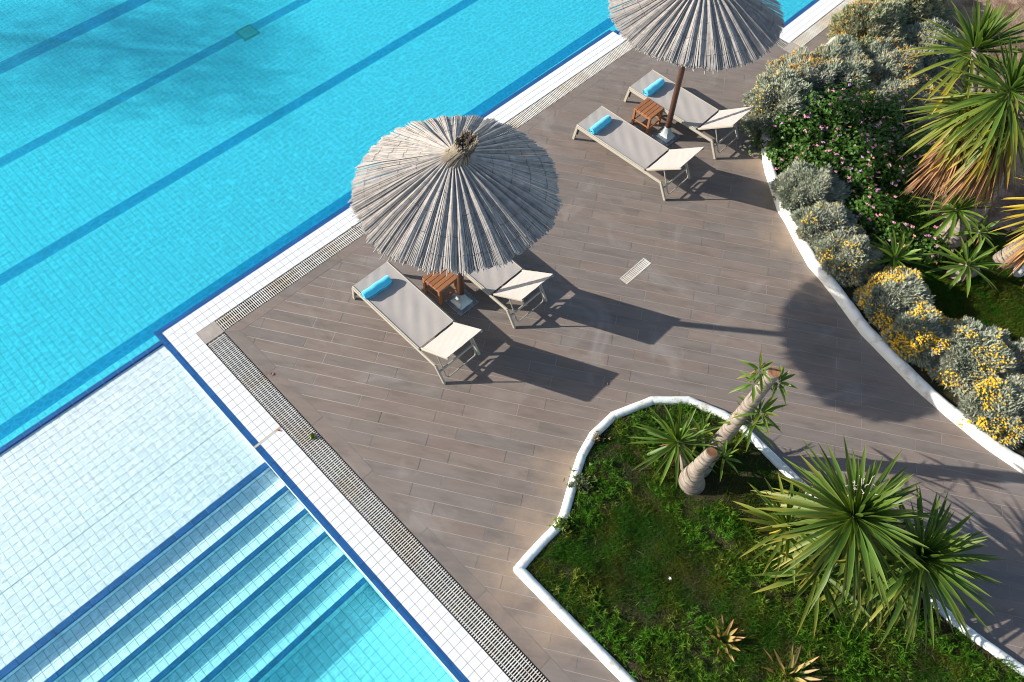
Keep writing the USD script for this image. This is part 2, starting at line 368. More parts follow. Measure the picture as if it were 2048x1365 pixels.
# water: a clear rippled surface over an absorbing body; ripple light (caustic lines, streaks) is painted into its transparent colour
water_m = usdkit.material(stage, '/World/Looks/water', {
    'g': ('geometry', {}), 'mp': ('mapping', {'scale': (1.0, 1.35, 1.0), 'rotation': (0, 0, 0.5)}),
    'wn': ('noise_texture', {'scale': 3.0, 'detail': 3.0, 'roughness': 0.5}), 'wv': ('vector_math', {'math_type': 'multiply_add', 'vector2': (0.16, 0.16, 0.0)}),
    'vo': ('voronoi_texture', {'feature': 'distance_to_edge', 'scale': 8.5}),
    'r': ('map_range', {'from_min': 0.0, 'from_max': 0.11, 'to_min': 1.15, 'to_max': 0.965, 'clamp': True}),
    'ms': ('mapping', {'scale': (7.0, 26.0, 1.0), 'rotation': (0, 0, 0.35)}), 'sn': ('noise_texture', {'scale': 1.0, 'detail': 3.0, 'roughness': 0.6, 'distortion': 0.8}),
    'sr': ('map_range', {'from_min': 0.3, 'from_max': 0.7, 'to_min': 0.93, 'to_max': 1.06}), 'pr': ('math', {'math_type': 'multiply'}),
    'cc': ('combine_color', {}),
    'b1': ('noise_texture', {'scale': 7.0, 'detail': 4.0, 'roughness': 0.55, 'distortion': 0.4}),
    'bp': ('bump', {'strength': 1.0, 'distance': 0.012}),
    'dt': ('vector_math', {'math_type': 'dot_product'}), 'ab1': ('math', {'math_type': 'absolute'}), 'om': ('math', {'math_type': 'subtract', 'value1': 1.0}), 'pw': ('math', {'math_type': 'power', 'value2': 5.0}), 'fr': ('math', {'math_type': 'multiply_add', 'value2': 0.98, 'value3': 0.02}), 't': ('transparent_bsdf', {}), 'gl': ('glossy_bsdf', {'color': (1, 1, 1), 'roughness': 0.04}),
    'mx': ('mix_closure', {}), 'ab': ('absorption_volume', {'color': (0.0, 0.940, 0.996), 'density': 0.70}), 'sv': ('scatter_volume', {'color': (0.10, 0.95, 1.0), 'density': 0.20, 'anisotropy': 0.35}), 'va': ('add_closure', {})},
    [('g.position', 'mp.vector'), ('mp.vector', 'wn.vector'), ('wn.color', 'wv.vector1'), ('mp.vector', 'wv.vector3'), ('wv.vector', 'vo.vector'),
     ('vo.distance', 'r.value'), ('g.position', 'ms.vector'), ('ms.vector', 'sn.vector'), ('sn.fac', 'sr.value'), ('r.result', 'pr.value1'), ('sr.result', 'pr.value2'), ('pr.value', 'cc.r'), ('pr.value', 'cc.g'), ('pr.value', 'cc.b'), ('cc.color', 't.color'),
     ('mp.vector', 'b1.vector'), ('b1.fac', 'bp.height'), ('bp.normal', 'gl.normal'),
     ('g.incoming', 'dt.vector1'), ('g.normal', 'dt.vector2'), ('dt.value', 'ab1.value1'), ('ab1.value', 'om.value2'), ('om.value', 'pw.value1'), ('pw.value', 'fr.value1'), ('fr.value', 'mx.fac'), ('t.BSDF', 'mx.closure1'), ('gl.BSDF', 'mx.closure2'), ('ab.volume', 'va.closure1'), ('sv.volume', 'va.closure2')], surface='mx.closure', volume='va.closure')
MAT['water'] = water_m

# ------------------------------------------------------------------ the plan (metres; x along the long pool edge, y into the pool)
T = 0.115
W3 = 3 * T                                   # width of the white coping
XR, YR = 12.45, -2.23                        # the pool's second corner, where it widens again
FARX, FARY = 22.0, 15.0
pool_poly = Polygon([(-14, -12), (0, -12), (0, 0), (9.89, 0), (9.89, -0.16), (XR, -0.16), (XR, YR), (FARX, YR), (FARX, FARY), (-14, FARY)])
deck_poly = Polygon([(0.652, -0.597), (11.88, -0.597), (11.88, -2.82), (20, -2.82), (20, -14), (0.652, -14)])
K_OUT = [(19.5, -3.10), (14.18, -3.11), (12.77, -3.11), (11.0, -3.13), (10.25, -3.22), (9.87, -3.45), (9.31, -3.90), (8.97, -4.22), (8.76, -4.46), (8.42, -4.85), (8.27, -5.12),
         (8.07, -5.43), (7.81, -5.86), (7.75, -6.05), (7.58, -6.49), (7.40, -6.90), (7.31, -7.12), (7.17, -7.69), (7.07, -8.10), (6.99, -8.68), (6.94, -9.30), (6.96, -9.79), (7.05, -10.6), (7.3, -11.6), (7.8, -13.5)]
I_OUT = [(1.23, -9.2), (1.22, -7.66), (1.215, -6.64), (1.22, -5.97), (1.25, -5.93), (1.52, -5.91), (2.02, -5.90), (2.15, -5.86), (2.34, -5.76), (2.66, -5.59), (2.91, -5.47), (3.24, -5.38),
         (3.68, -5.38), (4.26, -5.61), (4.64, -5.98), (4.82, -6.47), (4.85, -6.69), (4.83, -6.95), (4.74, -7.75), (4.66, -9.0), (4.61, -10.08), (4.62, -10.34), (4.65, -10.65), (4.71, -11.2), (4.9, -12.4)]
bed_poly = Polygon(K_OUT + [(19.5, -13.5)])
isl_poly = Polygon(I_OUT + [(1.23, -12.4)])
view_poly = Polygon([(1.83, 9.4), (17.8, -5.6), (4.7, -11.7), (-4.6, -2.4)]).buffer(0.5)

# ------------------------------------------------------------------ ground and substructure
g_out = sbox(-400, -400, 400, 400).difference(unary := shapely.union_all([pool_poly.buffer(0.9, join_style=2), deck_poly]))
g = part('ground', prism(g_out, -0.03, -0.2), 'ground_paving', kind='structure')
sub = shapely.union_all([pool_poly.buffer(0.9, join_style=2).difference(pool_poly), deck_poly.buffer(0.02)]).difference(
    shapely.union_all([sbox(0.345, -14, 0.652, -0.597), sbox(0.652, -0.597, 11.88, -0.345), sbox(11.88, -2.57, 12.12, -0.345), sbox(12.2, -2.82, 20, -2.57)]))
part('deck_base', prism(sub.difference(sbox(-20, -20, 0.345, 20).union(sbox(0, -0.345, 9.95, 20))), -0.0022, -0.5), 'plank_grout', kind='structure')

# the deck: every plank a piece of its own
deck = thing('deck', 'wood-look grey brown plank paving around the pool', 'deck', kind='structure')
d_ = np.array([math.cos(PLANK_DIR), math.sin(PLANK_DIR)]); n_ = np.array([-d_[1], d_[0]])
PW, PL = 0.1775, 1.07
STRIP_A, STRIP_B = -0.755, 0.84
field = Polygon([(STRIP_B + 0.002, STRIP_A - 0.002), (11.70, STRIP_A - 0.002), (11.70, -3.0), (20, -3.0), (20, -14), (STRIP_B + 0.002, -14)])
field = field.difference(shapely.union_all([bed_poly.buffer(-0.09), isl_poly.buffer(-0.07), sbox(5.505, -4.12, 6.09, -3.965)])).intersection(view_poly)
planks = []
for row in range(-40, 62):
    s0 = 2.408 + (-0.352 if row % 2 else 0.0) + (0.004 * row)
    for k in range(-14, 22):
        sa = s0 + k * PL
        c0, c1 = (row + 0.2655) * PW, (row + 1.2655) * PW
        q = [d_ * a + n_ * b for a, b in ((sa, c0), (sa + PL, c0), (sa + PL, c1), (sa, c1))]
        poly = Polygon(q)
        if not poly.intersects(field):
            continue
        cc_ = poly.centroid
        lime = 0.9 < cc_.x < 2.6 and -3.0 < cc_.y < -0.7
        poly = poly.buffer(-0.0055 if lime else -0.0030, join_style=2).intersection(field)
        if poly.area > 2e-4:
            planks.append(poly)
strips = []
for k in range(14):                                        # border strips beside the gutters
    xa, xb = 0.84 + k * 1.07 - 0.3, 0.84 + (k + 1) * 1.07 - 0.3
    q = Polygon([(0.652, -0.597), (11.88, -0.597), (11.70, STRIP_A), (STRIP_B, STRIP_A)])
    strips.append(q.intersection(sbox(xa + 0.002, -2, xb - 0.002, 0)))
    ya, yb = -0.535 - k * 1.07, -0.535 - (k + 1) * 1.07
    q = Polygon([(0.652, -0.599), (STRIP_B - 0.002, STRIP_A - 0.002), (STRIP_B - 0.002, -14), (0.652, -14)])
    strips.append(q.intersection(sbox(0, yb + 0.002, 2, ya - 0.002)).intersection(view_poly))
for k in range(3):
    q = Polygon([(11.88, -0.6), (11.88, -2.82), (11.702, -3.0), (11.702, STRIP_A)])
    strips.append(q.intersection(sbox(11, -3.0 + k * 0.75 + 0.002, 12.5, -3.0 + (k + 1) * 0.75 - 0.002)))
for k in range(7):
    q = Polygon([(11.89, -2.822), (20, -2.822), (20, -2.998), (11.71, -2.998)])
    strips.append(q.intersection(sbox(11.7 + k * 1.07 + 0.002, -3.2, 11.7 + (k + 1) * 1.07 - 0.002, -2.5)))
pieces = [p for p in planks + strips if not p.is_empty and p.area > 2e-4]
cx = np.array(CAM)
pieces.sort(key=lambda p: -p.area / ((p.centroid.x - cx[0]) ** 2 + (p.centroid.y - cx[1]) ** 2 + 86))
late = MB()
for i, p in enumerate(pieces):
    mesh = prism(p, 0.0, -0.02)
    v = mesh[0]
    top = v[:, 2] > -0.01
    c = v[:, :2].mean(0)
    tilt = rng.normal(0, 0.0006, 2)
    v[top, 2] += rng.normal(0, 0.0005) + (v[top, :2] - c) @ tilt
    if i < 300:
        part('plank', mesh, 'plank_' + 'abcd'[rng.integers(4)], deck)
    else:
        late.add(*mesh)
if late.n:
    part('far_planks', late.get(), 'plank_b', deck, kind='stuff')

# ------------------------------------------------------------------ coping: white tiles, blue edge
cop = thing('pool_coping', 'white tiled pool edge with a blue tile rim', 'pool edge', kind='structure')
regA = Polygon([(0, 0), (9.89, 0), (9.89, -0.16), (12.12, -0.16), (12.12, -W3), (W3, -W3)])
regB = Polygon([(0, 0), (W3, -W3), (W3, -12), (0, -12)])
regC = Polygon([(12.12, -0.16), (XR, -0.16), (XR, YR), (FARX, YR), (FARX, -2.57), (12.12, -2.57)])
part('bed', prism(shapely.union_all([regA, regB, regC]), -0.004, -0.25), 'grout_grey', cop)
tiles = []
for k in range(-1, 112):
    for j in range(3):
        x0 = 0.024 + k * T
        tiles.append((regA, (x0, x0 + T, -(j + 1) * T, -j * T)))
for k in range(0, 75):
    for j in range(3):
        y0 = -(k + 1) * T
        if k >= 21:
            y0 += 0.0
        tiles.append((regB, (j * T, (j + 1) * T, y0, y0 + T)))
for k in range(0, 84):
    for j in range(3):
        tiles.append((regC, (12.12 + k * T, 12.12 + (k + 1) * T, YR - (j + 1) * T, YR - j * T)))
for k in range(18):
    for j in range(3):
        tiles.append((regC, (12.12 + j * 0.11, 12.12 + (j + 1) * 0.11, YR + k * T, YR + (k + 1) * T)))
seam = sbox(-1, -2.425, 1, -2.385)
made = []
G = 0.0028
vis = view_poly.buffer(0.4)
for reg, (a, b, c, e) in tiles:
    r = sbox(a + G, c + G, b - G, e - G)
    if not r.intersects(vis):
        continue
    q = r.intersection(reg.buffer(-0.0015)).difference(seam)
    if q.is_empty or q.area < 6e-5:
        continue
    dist = (q.centroid.x - cx[0]) ** 2 + (q.centroid.y - cx[1]) ** 2
    made.append((dist, q, abs(q.area - r.area) < 1e-7, (a + G, b - G, c + G, e - G)))
made.sort(key=lambda t: t[0])
late = MB()
for i, (dist, q, whole, r) in enumerate(made):
    zt = rng.normal(0, 0.0003)
    mesh = slab(*r, zt, 0.01) if whole else prism(q, zt, -0.01)
    if mesh is None:
        continue
    if i < 300:
        part('white_tile', mesh, 'white_tile', cop)
    else:
        late.add(*mesh)
part('far_white_tiles', late.get(), 'white_tile', cop, kind='stuff')
part('expansion_joint', box((0.125, -2.405, -0.0035), (0.43, 0.034, 0.008)), 'concrete', cop)


def rim_run(p0, p1, outward, first, name='blue_tile', flip=0):
    """two rows of blue tiles along an edge, two white tiles long each; outward points to the water"""
    p0 = np.array(p0, float); p1 = np.array(p1, float)
    L = np.linalg.norm(p1 - p0); e = (p1 - p0) / L; o = np.array(outward, float)
    cuts = [0.0] + [c for c in np.arange(first, L, 2 * T) if c > 0.02] + [L]
    for a, b in zip(cuts[:-1], cuts[1:]):
        for (w0, w1, zt) in ((0.0015, 0.033, -0.0005), (0.038, 0.088, -0.004)):
            q = [p0 + e * (a + 0.002) + o * w0, p0 + e * (b - 0.002) + o * w0, p0 + e * (b - 0.002) + o * w1, p0 + e * (a + 0.002) + o * w1]
            poly = Polygon(q)
            if poly.intersects(vis):
                part(name, prism(poly, zt, -0.03), 'blue_tile', cop)


rim_run((0, 0), (9.89, 0), (0, 1), 0.024)
rim_run((9.93, -0.16), (XR, -0.16), (0, 1), 0.2)
rim_run((9.89, 0.0), (9.89, -0.09), (1, 0), 1)
rim_run((0, 0), (0, -10.5), (-1, 0), 2 * T)
rim_run((XR, YR), (FARX, YR), (0, 1), 2 * T)
rim_run((XR, YR), (XR, -0.24), (1, 0), 2 * T)
# corner pieces of the rim
part('rim_corner', prism(sbox(-0.088, 0.001, -0.002, 0.088), -0.004, -0.03), 'blue_tile', cop)
part('rim_backing', prism(shapely.union_all([sbox(-0.07, -10.5, 0.0, 0.0), sbox(-0.07, 0, 9.89, 0.07), sbox(9.89, -0.16, XR, -0.09), sbox(XR, YR, XR + 0.07, -0.1), sbox(XR, YR, FARX, YR + 0.07)]), -0.012, -0.3), 'lane_tile', cop)

# ------------------------------------------------------------------ gutters: troughs, gratings, corner slabs
PITCH = 0.0325


def grating(name, label, x0, x1, y0, y1, along, connectors, maxparts=300):
    t = thing(name, label, 'drain grate')
    tr = MB()
    xm, ym, sx, sy = (x0 + x1) / 2, (y0 + y1) / 2, x1 - x0, y1 - y0
    tr.add(*box((xm, ym, -0.11), (sx, sy, 0.02)))
    for wx in ((x0 + 0.006, x1 - 0.006) if along == 'y' else ()):
        tr.add(*box((wx, ym, -0.06), (0.012, sy, 0.1)))
    for wy in ((y0 + 0.006, y1 - 0.006) if along == 'x' else ()):
        tr.add(*box((xm, wy, -0.06), (sx, 0.012, 0.1)))
    part('trough', tr.get(), 'dark_trough', t)
    lo, hi = (x0, x1) if along == 'x' else (y0, y1)
    a, b = (y0, y1) if along == 'x' else (x0, x1)
    n = int((hi - lo) / PITCH)
    st = MB(); order = list(range(n))
    if along == 'y':
        order = order[::-1]
    for i, k in enumerate(order):
        c = lo + (k + 0.5) * PITCH
        w = 0.0066
        if along == 'x':
            mesh = slab(c - w, c + w, a + 0.008, b - 0.008, -0.002, 0.008, 0.002)
        else:
            mesh = slab(a + 0.008, b - 0.008, c - w, c + w, -0.002, 0.008, 0.002)
        if i < maxparts:
            part('bar', mesh, 'grate_white', t)
        else:
            st.add(*mesh)
    if st.n:
        part('far_bars', st.get(), 'grate_white', t, kind='stuff')
    for f in connectors:
        c = a + f * (b - a)
        mesh = slab(lo, hi, c - 0.004, c + 0.004, -0.005, 0.010, 0.002) if along == 'x' else slab(c - 0.004, c + 0.004, lo, hi, -0.005, 0.010, 0.002)
        part('connector', mesh, 'grate_white', t)
    return t


grating('gutter_grate', 'long white slatted drain grate running behind the two straw parasols', 0.655, 11.878, -0.594, -0.349, 'x', (0.12, 0.5, 0.88))
grating('gutter_grate', 'wide white slatted drain grate beside the pool steps, lower left', 0.349, 0.648, -9.3, -0.600, 'y', (0.14, 0.38, 0.62, 0.86))
grating('gutter_grate', 'short white drain grate at the far end of the deck beside the silver bush', 11.884, 12.116, -2.565, -0.60, 'y', (0.2, 0.8))
grating('gutter_grate', 'far yellowed drain grate along the pool behind the silver bushes', 12.21, 18.5, -2.815, -2.575, 'x', (0.12, 0.5, 0.88))
part('corner_slab', slab(0.349, 0.648, -0.596, -0.349, -0.003, 0.1, 0.003), 'concrete', label='pale concrete corner slab where the two drain grates meet', cat='slab')
part('corner_slab', slab(11.885, 12.20, -2.815, -2.572, -0.003, 0.1, 0.003), 'concrete', label='grey concrete slab at the far grate corner beside the bush', cat='slab')

dd = thing('floor_drain', 'small white slotted floor drain in the middle of the deck', 'drain', (5.797, -4.042, 0))
part('trough', box((0, 0, -0.035), (0.57, 0.145, 0.02)), 'dark_trough', dd)
for sy in (-1, 1):
    part('side_rail', slab(-0.288, 0.288, sy * 0.066 - 0.009, sy * 0.066 + 0.009, 0.003, 0.03, 0.002), 'grate_white', dd)
for sx in (-1, 1):
    part('end_rail', slab(sx * 0.282 - 0.007, sx * 0.282 + 0.007, -0.056, 0.056, 0.0025, 0.03, 0.002), 'grate_white', dd)
for k in range(17):
    x = -0.262 + k * 0.0328
    part('bar', slab(x - 0.0055, x + 0.0055, -0.056, 0.056, 0.001, 0.02, 0.002), 'grate_white', dd)

# ------------------------------------------------------------------ the pool
LZ = -0.10                                    # ledge
STEPS = [(-2.62, -2.705, -0.10), (-3.024, -3.09, -0.20), (-3.410, -3.474, -0.30), (-3.797, -3.865, -0.40), (-4.175, -4.245, -0.50), (-4.55, -4.62, -0.60)]
BOTTOM = -0.83


def floor_z(x, y):
    return -1.13 + 0.011 * np.asarray(x, float)


LANES = [(1.06, 0.215), (3.66, 0.23), (6.19, 0.215), (8.70, 0.20), (11.2, 0.2)]


def lane_row(y0, y1):
    return any(abs((y0 + y1) / 2 - c) < 0.12 for c, w in LANES)


pf = thing('pool_floor', 'pale tiled floor of the deep pool with dark blue lane lines', 'pool floor', kind='structure')
pv = Polygon([(1.9, 11.4), (19.5, -5.2), (9, -5.2), (-4.9, -1.0)]).buffer(0.5)
pool_main = Polygon([(-14, -0.155), (0, -0.155), (0, 0.07), (9.89, 0.07), (9.89, -0.09), (XR + 0.07, -0.09), (XR + 0.07, YR + 0.07), (FARX, YR + 0.07), (FARX, FARY), (-14, FARY)])
gv, gf = prism(pool_main, -0.004, -0.3)
gv[:, 2] += floor_z(gv[:, 0], 0)
part('grout_bed', (gv, gf), 'pool_grout', pf)
shapely.prepare(pv); shapely.prepare(pool_main)
xs = np.arange(-52, 190) * T
rows = np.arange(-22, 130) * T + 0.022
cell = []
for y in rows:
    cxs = xs + T / 2
    ok = shapely.contains_xy(pv, cxs, np.full_like(cxs, y + T / 2)) & shapely.contains_xy(pool_main, cxs, np.full_like(cxs, y + T / 2))
    cell += [(x, y) for x in xs[ok]]
cell = np.array(cell)
dist = ((cell + T / 2 - np.array(CAM[:2])) ** 2).sum(1)
cell = cell[np.argsort(dist)]
stA, stL = MB(), MB(); npart = nl = 0
for i, (x, y) in enumerate(cell):
    z = float(floor_z(x, y)) + rng.normal(0, 0.0006)
    lane = lane_row(y, y + T)
    mesh = slab(x + 0.0032, x + T - 0.0032, y + 0.0032, y + T - 0.0032, z + 0.001, 0.006, 0.0015)
    if lane:
        if nl < 120:
            part('blue_lane_tile', mesh, 'lane_tile', pf); nl += 1
        else:
            stL.add(*mesh)
    elif npart < 300:
        part('floor_tile', mesh, 'floor_tile', pf); npart += 1
    else:
        stA.add(*mesh)
part('far_floor_tiles', stA.get(), 'floor_tile', pf, kind='stuff')
part('far_lane_tiles', stL.get(), 'lane_tile', pf, kind='stuff')

fd = thing('pool_drain', 'dark square main drain on a lane line of the pool floor', 'drain', (5.36, 6.17, float(floor_z(5.36, 0)) + 0.006))
part('frame', prism(sbox(-0.19, -0.19, 0.19, 0.19).difference(sbox(-0.16, -0.16, 0.16, 0.16)), 0.012, -0.01), 'dark_plastic', fd)
for k in range(9):
    part('slat', slab(-0.158, 0.158, -0.15 + k * 0.0365 - 0.010, -0.15 + k * 0.0365 + 0.010, 0.008, 0.012, 0.002), 'galvanized', fd)
part('sump', box((0, 0, -0.006), (0.318, 0.318, 0.006)), 'dark_trough', fd)

# ledge, divider and steps
lg = thing('pool_ledge', 'very shallow white tiled ledge between the deep pool and the steps', 'pool ledge', kind='structure')
LEDGE = lambda y: -0.030 - 0.070 * (-np.asarray(y, float) - 0.155) / 2.46
v_, f_ = box((-4.035, -1.44, -0.504), (7.93, 2.50, 1.0))
v_[:, 2] += LEDGE(v_[:, 1])
part('grout_bed', (v_, f_), 'ledge_grout', lg)
part('wall_face', box((-7, -0.12, -0.6), (13.84, 0.062, 1.15)), 'pool_tile', lg)
for k in range(36):
    xa = -0.089 - (k + 1) * 2 * T
    part('blue_divider_tile', slab(xa + 0.003, xa + 2 * T - 0.003, -0.155, -0.085, -0.006, 0.03, 0.003), 'blue_tile', lg)
cell = []
for k in range(70):
    for j in range(22):
        x, y = -0.091 - (k + 1) * T, -0.158 - (j + 1) * T * 0.972
        cell.append((x, y, T, T * 0.972))
vis0 = view_poly.buffer(0.15)
shapely.prepare(vis0)
cell = [c for c in cell if vis0.contains(Point(c[0] + T / 2, c[1] + T / 2)) and c[1] > -2.63]
cell.sort(key=lambda c: (c[0] - cx[0]) ** 2 + (c[1] - cx[1]) ** 2)
st = MB()
for i, (x, y, w, h) in enumerate(cell):
    gy = 0.009 if abs(y + 1.88) < 0.05 else 0.0022
    mesh = slab(x + 0.0022, x + w - 0.0022, y + gy, y + h - 0.0022, 0.0008 + rng.normal(0, 0.0003), 0.006, 0.0015)
    mesh[0][:, 2] += LEDGE(mesh[0][:, 1])
    if i < 300:
        part('ledge_tile', mesh, 'ledge_tile', lg)
    else:
        st.add(*mesh)
part('far_ledge_tiles', st.get(), 'ledge_tile', lg, kind='stuff')
sp = thing('pool_steps', 'white tiled pool steps with dark blue nosing tiles', 'pool steps', kind='structure')
st = MB(); n_tread = 0
for k, (ya, yb, z) in enumerate(STEPS):
    zn = STEPS[k + 1][2] if k + 1 < len(STEPS) else BOTTOM
    yn = STEPS[k + 1][0] if k + 1 < len(STEPS) else -11.0
    part('step_core', box((-5, (ya + yb) / 2 - (0.0 if k else 0.0), (z + BOTTOM) / 2 - 0.3), (9.85, abs(yb - ya) - 0.012, z - BOTTOM + 0.58)), 'pool_grout', sp)
    part('tread_bed', box((-5, (yb + yn) / 2, zn - 0.505), (9.85, abs(yn - yb) + 0.02, 1.0)), 'pool_grout', sp)
    for j in range(28):                           # nosing and riser tiles
        xa = -0.093 - (j + 1) * 2 * T
        if not vis0.intersects(sbox(xa, yb - 0.3, xa + 2 * T, ya)):
            continue
        part('blue_nosing', slab(xa + 0.0025, xa + 2 * T - 0.0025, yb - 0.002, ya, z + 0.001, 0.022, 0.004), 'blue_tile', sp)
        part('riser_tile', box((xa + T, yb + 0.001, (z - 0.024 + zn) / 2), (2 * T - 0.005, 0.008, z - 0.024 - zn - 0.004)), 'step_tile', sp)
    rowsy = []
    y = yb - 0.004
    depth = (yb - yn)
    nr = 3 if k + 1 < len(STEPS) else 30
    tw = depth / nr if k + 1 < len(STEPS) else T
    for j in range(nr):
        rowsy.append((y - (j + 1) * tw, tw))
    for (yy, hh) in rowsy:
        for j in range(56):
            xa = -0.093 - (j + 1) * T
            if not vis0.contains(Point(xa + T / 2, yy + hh / 2)):
                continue
            mesh = slab(xa + 0.0025, xa + T - 0.0025, yy + 0.0025, yy + hh - 0.0025, zn + rng.normal(0, 0.0004), 0.006, 0.0015)
            if n_tread < 300:
                part('tread_tile', mesh, 'step_tile', sp); n_tread += 1
            else:
                st.add(*mesh)
part('more_tread_tiles', st.get(), 'step_tile', sp, kind='stuff')
part('side_wall', box((-0.0475, -6.4, -0.6), (0.087, 12.2, 1.15)), 'step_tile', sp)

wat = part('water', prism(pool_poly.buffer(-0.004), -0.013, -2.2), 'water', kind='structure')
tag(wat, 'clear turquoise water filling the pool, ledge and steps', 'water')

# ------------------------------------------------------------------ kerbs
def kerb(name, label, pts, profile, mat, jitter):
    t = thing(name, label, 'kerb', kind='structure')
    P = np.array(pts, float); n = len(P)
    tan = np.zeros_like(P)
    seg = np.diff(P, axis=0); seg /= np.linalg.norm(seg, axis=1)[:, None]
    nor = np.c_[-seg[:, 1], seg[:, 0]]
    mit = np.zeros((n, 2)); mit[0], mit[-1] = nor[0], nor[-1]
    for i in range(1, n - 1):
        b = nor[i - 1] + nor[i]; b /= np.linalg.norm(b)
        mit[i] = b / max(0.5, b @ nor[i])
    pr = np.array(profile, float)                            # (offset inward, z)
    for i in range(n - 1):
        m_ = max(2, int(np.linalg.norm(P[i + 1] - P[i]) / 0.05))
        v = []
        for k in range(m_ + 1):
            f = k / m_
            c = P[i] * (1 - f) + P[i + 1] * f; mm = mit[i] * (1 - f) + mit[i + 1] * f
            q = np.c_[c[0] + mm[0] * pr[:, 0], c[1] + mm[1] * pr[:, 0], pr[:, 1]]
            nn = meshkit.noise(np.c_[q[:, 0] * 9, q[:, 1] * 9, q[:, 2] * 9], 3) - 0.5
            q[1:-1] += nn[1:-1, None] * jitter * np.array([1, 1, 0.6])
            if k == 0 or k == m_:
                q[:, 2] -= 0.002
            v.append(q)
        w = len(pr); f = []
        for k in range(m_):
            for j in range(w - 1):
                f.append((k * w + j, k * w + j + 1, (k + 1) * w + j + 1, (k + 1) * w + j))
        part('section', (np.vstack(v), np.array(f)[:, ::-1]), mat, t, smooth=50)
    return t


def dome(w, h, n=9):
    a = np.linspace(0, np.pi, n)
    return [(0, -0.02)] + [(w / 2 - w / 2 * np.cos(t), h * (0.35 + 0.65 * np.sin(t) ** 0.8)) for t in a] + [(w, -0.02)]


kerb('planting_kerb', 'thick rough white plastered kerb along the flower bed', K_OUT, [(-x, z) for x, z in dome(0.17, 0.15)] if Polygon(K_OUT).exterior.is_ccw is False else dome(0.155, 0.14), 'kerb_paint', 0.02)
kerb('island_kerb', 'round white pipe-like kerb bending around the grass island', I_OUT, [(-x, z) for x, z in dome(0.125, 0.105, 11)], 'kerb_pipe', 0.006)


def mound(poly, z0, amp, step, seed, mat, name, label, cat):
    x0, y0, x1, y1 = poly.bounds
    gx = np.arange(x0, x1 + step, step); gy = np.arange(y0, y1 + step, step)
    X, Y = np.meshgrid(gx, gy)
    Z = z0 + amp * (meshkit.fbm(np.stack([X * 1.1, Y * 1.1, X * 0 + seed], -1)) if hasattr(meshkit, 'fbm') else 0.5)
    Z += 0.03 * meshkit.noise(np.stack([X * 7, Y * 7, X * 0], -1), seed)
    inside = shapely.contains_xy(poly, X, Y)
    idx = np.arange(X.size).reshape(X.shape)
    q = np.stack([idx[:-1, :-1], idx[:-1, 1:], idx[1:, 1:], idx[1:, :-1]], -1)
    ok = inside[:-1, :-1] | inside[:-1, 1:] | inside[1:, 1:] | inside[1:, :-1]
    used, inv = np.unique(q[ok], return_inverse=True)
    m_ = (np.c_[X.ravel(), Y.ravel(), Z.ravel()][used], inv.reshape(-1, 4))
    p = part(name, m_, mat, kind='structure', smooth=True)
    tag(p, label, cat)
    return lambda x, y: z0 + amp * meshkit.fbm(np.stack([np.asarray(x) * 1.1, np.asarray(y) * 1.1, np.asarray(x) * 0 + seed], -1)) + 0.03 * meshkit.noise(np.stack([np.asarray(x) * 7, np.asarray(y) * 7, np.asarray(x) * 0], -1), seed)


isl_in = isl_poly.buffer(-0.10)
bed_in = bed_poly.buffer(-0.14)
isl_h = mound(isl_in.intersection(sbox(0, -12.3, 6, -5)), 0.005, 0.07, 0.07, 4, 'soil', 'island_soil', 'dark soil of the grass island', 'soil')
bed_split = Polygon([(6.8, -11.5), (6.8, -3.0), (10.9, -3.0), (11.6, -4.6), (10.9, -6.0), (10.5, -7.2), (11.2, -8.4), (11.0, -11.5)])
bed_h = mound(bed_in.intersection(bed_split), 0.01, 0.10, 0.08, 9, 'soil', 'bed_soil', 'dark soil under the plants of the flower bed', 'soil')
mound(bed_in.difference(bed_split).intersection(sbox(6.8, -11.5, 19, -3)), 0.012, 0.10, 0.08, 9, 'sandy_soil', 'sandy_soil', 'bare sandy brown soil in the upper right corner', 'soil')

